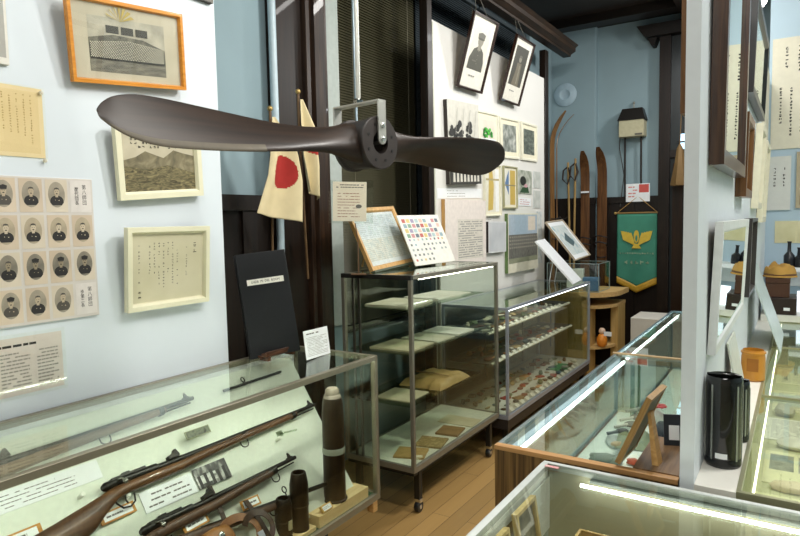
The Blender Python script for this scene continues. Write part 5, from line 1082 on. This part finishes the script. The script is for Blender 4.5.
# white fluff with a red flower
p = put(652, 398, zt+.03); m = MB(); rf = random.Random(2)
for i in range(420):
    th, ph = rf.uniform(0, 1.5), rf.uniform(0, 6.28); d = V((math.sin(th)*math.cos(ph), math.sin(th)*math.sin(ph), math.cos(th))); r = rf.uniform(.055, .085); s = d.orthogonal().normalized()*.004
    q = V((d.x*r*1.1, d.y*r*1.1, d.z*r*.8)); m.add([(d.x*.03-s.x, d.y*.03-s.y, d.z*.02-s.z), (d.x*.03+s.x, d.y*.03+s.y, d.z*.02+s.z), q+V((0, 0, rf.uniform(-.01, .01)))], [(0, 1, 2)])
m.ball((0, 0, .02), (.06, .06, .04)); t = thing('white_fur_hat', 'white fluffy fur piece with a red flower at the back of the case', 'fur piece', T(-.515, 2.80, zt)); m.build('fur', flat('e9ebe6', .9), t)
m = MB()
for i in range(6): m.ball((.03+.018*math.cos(i*1.05), -.02+.018*math.sin(i*1.05), .085), (.013, .013, .006), k=8, j=5)
m.build('red_flower', flat('d3474f', .6), t)
p = put(667, 420, zt+.03); tag(pebble(.04, .06, .04, 5).build('navy_cap', flat('1f2838', .6), None, T(-.44, 2.60, zt)), 'dark navy cap beside the partition at the back of the case', 'cap')
for k, (px, py, c) in enumerate(((600, 372, 'b9c2bc'), (606, 384, '8f9a94'), (592, 398, 'a9b0a9'))):
    q = V((-.62, 1.85+.35*k, 0)); stone_at(q, .035, .07, .014, c, 'grey_reflection', ('pale grey shape standing in for a reflection near the rear left of the case', 'mid grey shape standing in for a reflection left of the white board', 'grey shape standing in for a reflection close to the glass side')[k], 'reflection_piece', .2*k, z=zf)  # grey shapes modelled in place of reflections in the left glass
tag(MB().box(-.028, .028, -.04, .04, 0, .002).build('paper_caption', WHITE, None, T(-.60, 1.75, zf, .2)), 'white paper caption lying near the front left corner of the case', 'caption')
# picture easel standing on the glass
ps = thing('picture_easel', 'wooden framed picture on an easel seen from behind on the glass top', 'picture stand', T(-.342, 1.685, .9042, math.radians(-4)))
tl = math.radians(23); fm = frame_matrix(V((-.03, 0, .004)), V((0, -1, 0)), V((math.sin(tl), 0, math.cos(tl))), V((-math.cos(tl), 0, math.sin(tl))))
EW = wood('8a6a3c', 'b08c54', 6, 'Y', .45)
fo = frame_part(.15, .20, .013, .014, EW, ps); fo.matrix_local = fm @ Matrix.Translation((0, .10, 0))
MB().box(-.07, .07, -.095, .095, .002, .006).build('backing_board', flat('6b6a4c', .6), ps, fm @ Matrix.Translation((0, .10, 0)))
MB().box(-.062, .062, -.085, .085, .0065, .0075).build('picture', noisy(['5f6a5c', 'a9ab9c'], 20), ps, fm @ Matrix.Translation((0, .10, 0)))
MB().hexa([(.036, -.02, 0), (.052, -.02, 0), (.052, .02, 0), (.036, .02, 0)], [(.022, -.014, .135), (.030, -.014, .135), (.030, .014, .135), (.022, .014, .135)]).build('leg', OAK, ps)

t = thing('small_clock_card', 'small black card with a white label right of the picture easel', 'card', T(-.285, 1.84, .9042, math.radians(20)) @ Matrix.Scale(.8, 4))
MB().hexa([(-.03, -.006, 0), (.03, -.006, 0), (.03, .0, 0), (-.03, .0, 0)], [(-.03, .014, .105), (.03, .014, .105), (.03, .02, .105), (-.03, .02, .105)]).build('black_card', flat('20242c', .4), t)
MB().hexa([(-.014, -.0075, .02), (.02, -.0075, .02), (.02, -.0062, .02), (-.014, -.0062, .02)], [(-.014, .0005, .07), (.02, .0005, .07), (.02, .0018, .07), (-.014, .0018, .07)]).build('white_label', WHITE, t, Matrix.Translation((0, .002, 0)))
tag(MB().box(-.055, .055, -.085, .185, 0, .003).build('wooden_board', wood('5d4630', '8f7050', 5, 'Y', .3, .3), None, T(-.292, 1.71, .901)), 'brown wooden board lying on the case glass by the partition', 'board')
# far case contents
for k, (x, y, sx, sy, sz, c, lb) in enumerate(((-.45, 3.35, .07, .09, .05, 'dfe4dd', 'white folded cloth in the far case, nearest its front'), (-.42, 3.75, .08, .10, .06, '8fa8a0', 'grey green bundle in the middle of the far case'), (-.43, 4.15, .07, .10, .07, '5f7a80', 'dark teal bundle at the far end of the far case'))):
    tag(pebble(sx, sy, sz, 40+k).build('cloth_bundle', flat(c, .8, var=.1), None, T(x, y, .5055)), lb, 'bundle')
# ================================================================== contents of the near case
def lean_frame(px, X, label):
    tl = math.radians(14); n = V((math.cos(tl), 0, math.sin(tl))); p = onx(px[1][0], px[1][1], X)
    return n, p
for k, (yc, zc, w_, h_) in enumerate(((1.335, .62, .12, .298), (1.17, .60, .12, .29))):
    tl = math.radians(8); n = V((math.cos(tl), 0, math.sin(tl))); u = V((0, 1, 0)); v = n.cross(u); c = V((-.495, yc, .582))+v*(h_/2)
    t = picture('standing_photograph', ('pale wooden photo frame standing in the near case beside the white sheet', 'pale wooden photo frame standing in the near case at the bottom edge')[k], 'photo frame', (frame_matrix(c, u, v, n), w_, h_), .012, .014, wood('b59c68', 'd5bd88', 6, 'Y', .45), flat('8a8670', .5), bwphoto(('4d4a3e', '7b7663', 'a39c84'), 18))
    MB().tube([(0, h_*.25, -.002), t.matrix_world.inverted() @ V((-.53, yc, .583))], .004).build('back_strut', OAK, t)
tag(MB().box(-.001, .001, -.065, .065, -.07, .07).build('white_sheet', flat('e9ece8', .6), None, T(-.543, 1.485, .795)), 'white sheet fixed inside the left glass of the near case', 'sheet')
p = onz(575, 531, .50)
t = thing('open_wooden_box', 'light wooden open box with dark lining in the near case', 'box', T(-.32, 1.34, .5805))
m = MB().box(-.10, .10, -.07, .07, 0, .006)
for x in (-.10, .094): m.box(x, x+.006, -.07, .07, .006, .235)
for y in (-.07, .064): m.box(-.094, .094, y, y+.006, .006, .235)
m.build('tray_box', wood('b08d55', 'd0ad72', 6, 'X', .45), t); MB().box(-.09, .09, -.06, .06, .0065, .19).build('lining', flat('3a241c', .8), t)
M = T(onz(552, 466.5, .9012).x, onz(552, 466.5, .9012).y, .9006)
st = thing('red_sticker', 'small red printed sticker on the corner of the near case', 'sticker', M); a = Art(.034, .013); rd = flat('c8525a', .5)
a.rect(-.018, .018, -.0065, .0065, rd); a.rect(-.0165, .0165, -.005, .005, flat('ecc9c6', .5)); a.text('火気厳禁', 0, 0, .0075, rd); a.done('print', st)
# ================================================================== the counter
def canister(x, y, r, h, label):
    t = thing('black_canister', label, 'canister', T(x, y, .9005), 'black lacquered canisters on the white ledge'); bk = flat('0f0f0e', .18, coat=.5)
    MB().lathe([(r*.96, 0), (r, .004), (r, h-.012), (r*.985, h-.004), (r*.93, h), (r*.90, h-.01), (r*.88, .02)], (0, 0, 0), 'z', 0, 40).build('body', bk, t)
    MB().lathe([(r*1.012, .006), (r*1.016, .008), (r*1.016, .020), (r*1.012, .022)], (0, 0, 0), 'z', 0, 40).build('base_band', flat('2c2d2e', .25, .6), t)
    for a0 in (-2.9, -2.2, -.75, -.1):
        MB().prism([(r*1.004*math.cos(a0), r*1.004*math.sin(a0)), (r*1.03*math.cos(a0), r*1.03*math.sin(a0)), (r*1.03*math.cos(a0+.12), r*1.03*math.sin(a0+.12)), (r*1.004*math.cos(a0+.12), r*1.004*math.sin(a0+.12))], .02, h-.02, 'z').build('silver_strip', flat('a9aca6', .25, .7), t)
    m = MB(); m.prism([(r*q*math.cos(b), r*q*math.sin(b)) for q, b in [(1.02, -1.9+.08*i) for i in range(9)]+[(1.04, -1.26-.08*i) for i in range(9)]], .026, .040, 'z'); m.build('white_label', WHITE, t)
    MB().tube([(-r*.9, 0, h), (-r*.4, -r*.3, h+.004), (r*.5, -r*.2, h+.004), (r*.9, 0, h)], .004).build('rim_strap', bk, t)
canister(-.154, 1.775, .043, .235, 'black cylindrical canister on the ledge against the partition, nearer one')
canister(-.145, 1.99, .038, .175, 'smaller black canister hidden behind the tall one')
p = onz(753, 382, .9); t = thing('amber_jar', 'amber orange plastic jar on the white ledge', 'jar', T(-.140, p.y+.04, .9005))
MB().lathe([(.038, 0), (.042, .004), (.042, .09), (.040, .105), (.044, .107), (.044, .113), (.039, .113), (.037, .12), (.037, .008)], (0, 0, 0), 'z', 0, 28).build('body', flat('c98a2c', .35, coat=.3), t); MB().box(-.02, .02, -.0425, -.040, .04, .09).build('label', flat('a86a1e', .6), t)
zc = .7255
def doc(x, y, w, h, label, draw, base=flat('dcd9ae', .7), th=.003, rz=0., cat='document', name='document_sheet'):
    return sheet(name, label, cat, (T(x, y, zc, rz), w, h), th, base, draw)
doc(.0, 1.93, .20, .26, 'printed sheet of small rows nearest the counter front', lambda a: [a.lines(-a.w*.45+i*a.w*.19, -a.w*.30+i*a.w*.19, -a.h*.44, a.h*.44, GREYINK, 18, t=.45, seed=i) for i in range(5)])
doc(.21, 1.90, .20, .24, 'second printed sheet beside the first under the counter glass', lambda a: a.lines(-a.w*.42, a.w*.42, -a.h*.44, a.h*.44, FAINT, 14, t=.4, seed=3))
doc(.05, 2.30, .26, .30, 'sheet of grey pictures in the second row of the counter', lambda a: [a.rect(-a.w*.44+i*a.w*.31, -a.w*.18+i*a.w*.31, -a.h*.1, a.h*.4, noisy(['5c6257', '9a9d8c'], 30)) for i in range(3)])
doc(.02, 2.72, .22, .28, 'pale sheet under the counter glass level with the amber jar', lambda a: a.lines(-a.w*.42, a.w*.42, -a.h*.44, a.h*.44, FAINT, 16, t=.35, seed=13), flat('e8e7d8', .7))
doc(.05, 3.15, .26, .34, 'cream sheet in the third bay of the counter', lambda a: a.lines(-a.w*.42, a.w*.42, -a.h*.44, a.h*.44, FAINT, 16, t=.35, seed=14))
doc(.06, 3.65, .28, .36, 'cream sheet in the far bay of the counter', lambda a: a.lines(-a.w*.42, a.w*.42, -a.h*.44, a.h*.44, FAINT, 16, t=.35, seed=15))
for k, (x, y, sx, sy, sz, c, lb) in enumerate(((.0, 2.12, .10, .03, .015, 'd9c9a8', 'long cream object behind the front printed sheet in the counter'), (.14, 2.13, .03, .02, .02, 'a85a3a', 'small reddish object behind the front printed sheet in the counter'), (.0, 2.52, .09, .04, .02, 'e6e4d8', 'white rounded object between the counter bays'), (.13, 2.50, .05, .04, .02, '6f6a58', 'dark rounded object between the counter bays'), (-.03, 2.93, .06, .05, .025, 'b3b19a', 'grey object in the third bay of the counter'))):
    tag(pebble(sx*.6, sy, sz, 60+k).build('counter_artefact', flat(c, .6), None, T(x, y, zc)), lb, 'artefact')
# pictures on the partition (facing +X, seen very obliquely)
PXP = -.1995
def onpart(y0, y1, z0, z1, tilt=0.): 
    y0, y1, z0, z1 = y0*.905, y1*.905, 1.55+(z0-1.55)*.905, 1.55+(z1-1.55)*.905
    n = V((math.cos(tilt), 0, -math.sin(tilt))); u = V((0, 1, 0)); v = n.cross(u); c = V((PXP+.001, (y0+y1)/2, z0))+v*((z1-z0)/2); return (frame_matrix(c, u, v, n), y1-y0, z1-z0)
BRF = wood('33221a', '523827', 6, 'Y', .3, .4)
picture('large_framed_picture', 'large brown framed picture behind glass at the top of the partition', 'framed picture', onpart(1.95, 2.74, 1.69, 2.53, .01), .055, .035, BRF, flat('a9b4ac', .5), lambda a: a.rect(-a.w*.4, a.w*.4, -a.h*.4, a.h*.4, noisy(['b9b8a6', 'd8d6c8'], 3)), None, glassm('f6faf6', 1.6))
picture('framed_certificate', 'narrow brown framed certificate beyond the large brown frame', 'framed certificate', onpart(2.80, 3.16, 1.62, 1.95, .02), .04, .035, wood('5a3c22', '7d5632', 6, 'Y', .35, .3), CREAM, letter)
picture('black_framed_picture', 'black framed picture leaning out high on the far partition', 'framed picture', onpart(3.2, 4.25, 2.09, 2.53, .03), .04, .03, flat('14120f', .3), WHITE, bwphoto(('b8b9a9', 'd5d5c8'), 3, inset=.08), None, GLASS)
picture('white_framed_panorama', 'long white framed panorama photograph tilted on the partition above the canisters', 'framed photo', onpart(1.99, 3.05, 1.14, 1.53, .04), .035, .02, flat('e3e6e4', .4), WHITE, lambda a: (a.rect(-a.w*.45, a.w*.45, -a.h*.4, a.h*.4, noisy(['6f7470', 'a5a9a2', 'c9c9c0'], 7)), a.rect(-a.w*.2, a.w*.2, -a.h*.2, a.h*.15, flat('5a4238', .6))), None, glassm('f8fbf8', 1.5))
picture('dark_edged_photograph', 'dark edged photograph beyond the white framed panorama', 'photo', onpart(3.22, 3.65, 1.17, 1.53, .02), .02, .03, flat('3a3634', .4), WHITE, bwphoto(('6a6258', '98928a'), 9))
for k, (y0, y1, z0, z1) in enumerate(((3.75, 4.15, 1.58, 2.02), (4.25, 4.7, 1.50, 1.98))):
    picture('cream_framed_print', ('cream framed print on the far partition, nearer of two', 'cream framed print on the far partition, farther of two')[k], 'framed print', onpart(y0, y1, z0, z1, .04), .04, .03, flat('e7e1c8', .4), CREAM, bwphoto(('8f8b72', 'bdb99f'), 12, inset=.15))
tag(MB().box(0, .02, -.2, .2, -.3, .3).build('white_banner_board', flat('e2ddc8', .5), None, T(PXP-.001, 4.4, 2.12)), 'tall cream board high at the far end of the partition', 'board')
M_, w_, h_ = wallrect(-.2325, 1.68, 2.3, 1.80, 2.42, -1); picture('framed_picture', 'brown framed picture on the aisle side of the partition, seen edge on', 'framed picture', (M_, w_, h_), .03, .022, wood('5a3c22', '7d5632', 6, 'Y', .35, .3), CREAM, bwphoto(('8f8b72', 'bdb99f'), 8, inset=.1))
# leaning white boards on the ledge
def leanboard(y0, y1, z1, lean, c, label, name='leaning_board'):
    x1 = -.184; o = MB().hexa([(x1+lean, y0, 0), (x1+lean+.006, y0, 0), (x1+lean+.006, y1, 0), (x1+lean, y1, 0)], [(x1-.012, y0, z1), (x1-.006, y0, z1), (x1-.006, y1, z1), (x1-.012, y1, z1)]).build(name, flat(c, .4), None, T(0, 0, .9005)); tag(o, label, 'board')
leanboard(2.30, 2.55, .22, .03, 'd5d8cc', 'pale board leaning on the partition behind the canisters')
leanboard(3.35, 3.9, .38, .12, 'c3d0ce', 'pale grey green board leaning out at the far end of the ledge')
# ---- far right wall
YW = 5.0004
def onfar(px): return quadfit(px, (0, YW, 1.5), V((0, -1, 0)))
q = onz(0+400, 400, 1)
def far_rect(pl, pt, pr, pb, xr=None):
    a, b = ony(pl, pt, YW), ony(pr, pb, YW); x1 = xr if xr is not None else b.x; return (frame_matrix(V(((a.x+x1)/2, YW, (a.z+b.z)/2)), V((1, 0, 0)), V((0, 0, 1)), V((0, -1, 0))), x1-a.x, a.z-b.z)
def bigtext(a): a.strokes(-a.w*.42, a.w*.42, a.h*.12, a.h*.42, INK, 7, 9, seed=31, dens=.9, t=.26); a.strokes(-a.w*.46, a.w*.44, -a.h*.42, a.h*.06, INK, 9, 16, seed=32, dens=.95, t=.26)
sheet('calligraphy_poster', 'large cream calligraphy poster high on the far right wall', 'poster', far_rect(773, 40, 800, 148, .42), .01, flat('ddd8c4', .6, var=.03), bigtext)
sheet('calligraphy_board', 'small white board with vertical brush writing below the large poster', 'board', far_rect(757, 158, 790, 210), .02, flat('d6d7d2', .6, var=.03), lambda a: (a.strokes(-a.w*.1, a.w*.44, -a.h*.25, a.h*.3, INK, 2, 9, seed=41, dens=.8, t=.2), a.strokes(-a.w*.46, -a.w*.2, -a.h*.42, a.h*.36, INK, 1, 16, seed=42, dens=.95, t=.25)))
sheet('mottled_picture', 'brownish picture cut off by the right edge of the photo', 'picture', far_rect(797, 152, 800, 208, .35), .02, flat('b6a98e', .6), bwphoto(('5a4a3a', '9d8c70', 'd0c4a8'), 12, inset=.06))
sheet('cream_document_row', 'row of cream documents on the far right wall above the shelf', 'document', far_rect(775, 221, 800, 243, .35), .006, flat('ddd6ac', .6), lambda a: [a.rect(-a.w*.48+i*a.w*.25, -a.w*.26+i*a.w*.25, -a.h*.44, a.h*.44, noisy(['cfc897', 'e2dcb6'], 9)) for i in range(4)])
sz = ony(790, 267, 4.85).z
fs_ = thing('white_wall_shelf', 'white wall shelf on the far right wall above the dark boxes', 'shelf', T(.1, 4.9, sz)); MB().box(-.28, .5, -.1, .098, -.03, 0).build('shelf_board', WHITE, fs_, bevel=.002); MB().box(-.28, .5, .085, .098, -.14, -.03).build('shelf_back', WHITE, fs_)
for k, (px, h) in enumerate(((786, .17), (796, .13))):
    x = ony(px+3, 262, 4.85).x
    tag(MB().lathe([(.03, 0), (.032, .004), (.032, h*.45), (.012, h*.6), (.010, h*.9), (.014, h)], (0, 0, 0), 'z', 0, 16).build('dark_bottle', flat('1c1d22', .3), None, T(x, 4.85, sz+.0005)), ('tall dark bottle on the white wall shelf', 'short dark bottle at the right on the white wall shelf')[k], 'bottle')
bz = ony(777, 314.5, 4.35).z; bxl = ony(765, 300, 4.35).x; bxr = ony(793, 300, 4.35).x; bc = (bxl+bxr)/2; bw2 = (bxr-bxl)/2
tag(MB().box(-bw2-.02, .25, -.08, .30, 0, bz-.9012).build('white_riser', flat('dcdcd2', .5), None, T(bc, 4.40, .9005), bevel=.003), 'white riser block on the counter under the dark boxes', 'riser')
h1 = ony(777, 297.5, 4.35).z-bz; h2 = ony(777, 278, 4.35).z-bz-h1
t = thing('dark_lacquer_box', 'wide dark brown box with a small white tag, lower of two', 'box', T(bc, 4.46, bz)); MB().box(-bw2, bw2+.02, -.11, .15, 0, h1-.001).build('body', flat('2a1d18', .35), t, bevel=.004); MB().box(bw2*.35, bw2*.8, -.113, -.1105, h1*.25, h1*.42).build('white_tag', WHITE, t)
tag(MB().box(-bw2, bw2*.75, -.10, .13, 0, h2-.001).box(-bw2*1.02, bw2*.78, -.105, .135, h2*.72, h2).build('brown_box', flat('4a2c1c', .4), None, T(bc, 4.46, bz+h1), bevel=.004), 'smaller brown lidded box stacked on the wide dark box', 'box')
cp = thing('mustard_cloth_cap', 'mustard yellow cloth cap resting on the stacked boxes', 'cap', T(bc+.0, 4.44, bz+h1+h2+.0005)); MC_ = flat('b98e45', .85, var=.1, scale=15)
def cap(u, v):
    a = 2*math.pi*u; r = .082*(math.sin(v*math.pi/2)**.6)*(1+.06*math.sin(3*a)); z = .075*math.cos(v*math.pi/2)**.8+.036*noise.noise(V((math.cos(a)*1.8+3, math.sin(a)*1.8, v*2.5)))*(1-v**3); return V((r*math.cos(a)*1.05, r*math.sin(a), max(z, 0)))
MB().grid(cap, 40, 16).build('crown', MC_, cp); MB().lathe([(.082, 0), (.092, .001), (.092, .006), (.080, .016)], (0, 0, 0), 'z', 0, 32).build('brim', MC_, cp); MB().lathe([(.086, .010), (.088, .016), (.083, .022)], (0, 0, 0), 'z', 0, 32).build('band', flat('6a4a2a', .7), cp)
tag(MB().box(0, .3, -.02, .06, 0, .12).build('glowing_white_box', emit('e9f2ff', .9), None, T(bxr+.02, 4.56, bz+.03-.03)), 'white box with an added glow beside the stacked dark boxes', 'light box')  # glow added to a plain white box, no lamp inside
for (yc, lb) in ((4.4, 'white fluorescent ceiling fixture over the far right part of the room'), (2.2, 'white fluorescent ceiling fixture over the near right part of the room')):
    fx = thing('fluorescent_fixture', lb, 'ceiling light', T(2.4, yc, 3.10), 'fluorescent ceiling fixtures')
    MB().box(-.05, .05, -.62, .62, .0, .04).build('housing', flat('e4e4e0', .5), fx, bevel=.003); MB().tube([(0, -.58, -.018), (0, .58, -.018)], .014).build('tube', emit('f6faff', 22), fx)
    for s in (-1, 1): MB().tube([(0, s*.4, .04), (0, s*.4, .56)], .006).build('rod', flat('d0d0ca', .4), fx)
# ceiling lamp seen at the top right
p = ony(757, 0, 4.4); lp = thing('ceiling_lamp', 'round white lamp glowing at the top above the partition pictures', 'lamp', T(p.x, 4.4, p.z)); MB().ball((0, 0, .0), .055).build('bulb', emit('fffdf6', 14), lp); MB().tube([(0, 0, .05), (0, 0, 3.66-p.z)], .012).build('stem', flat('d8d8d0', .4), lp)
# ================================================================== light
def area(name, loc, size, energy, color=(1, 1, 1), target=None, sy=None):
    l = bpy.data.lights.new(name, 'AREA'); l.energy = energy; l.color = color; l.shape = 'RECTANGLE'; l.size = size; l.size_y = sy or size
    o = bpy.data.objects.new(name, l); COL.objects.link(o); o.location = loc
    d = (V(target)-V(loc)) if target else V((0, 0, -1)); o.rotation_euler = d.to_track_quat('-Z', 'Y').to_euler(); return o
area('spot_wall', (-.2, 3.0, 3.3), .25, 32, (1, .97, .92), (-2, .9, 1.5))
area('spot_panel', (-.3, 6.2, 3.3), .25, 27, (1, .98, .94), (-2.1, 4.6, 1.7))
area('ceiling_near', (-.6, 1.6, 3.4), 1.2, 22, (1, .97, .9), None, .2)
area('ceiling_right', (1.2, 2.6, 3.4), 1.2, 42, (1, .98, .92), None, .3)
area('ceiling_far', (-1.0, 5.6, 3.4), .8, 5, (.9, .97, 1), None, .2)
area('fill_mid', (-.9, 4.1, 3.4), .8, 18, (1, .98, .94), (-1.6, 5.6, .6), .2)  # fill added to brighten the end panel of the curved shelf
area('fill_behind', (.3, -.8, 3.4), 1.2, 24, (1, .98, .94), (-.8, 2, .8), .4)  # soft fill added from behind the camera
w = bpy.data.worlds.new('world'); SC.world = w; w.use_nodes = True
w.node_tree.nodes['Background'].inputs[0].default_value = (.8, .9, 1, 1); w.node_tree.nodes['Background'].inputs[1].default_value = .15
SC.view_settings.view_transform = 'Standard'; SC.view_settings.look = 'None'; SC.view_settings.gamma = 1; SC.view_settings.use_curve_mapping = False
SC.view_settings.exposure = .5
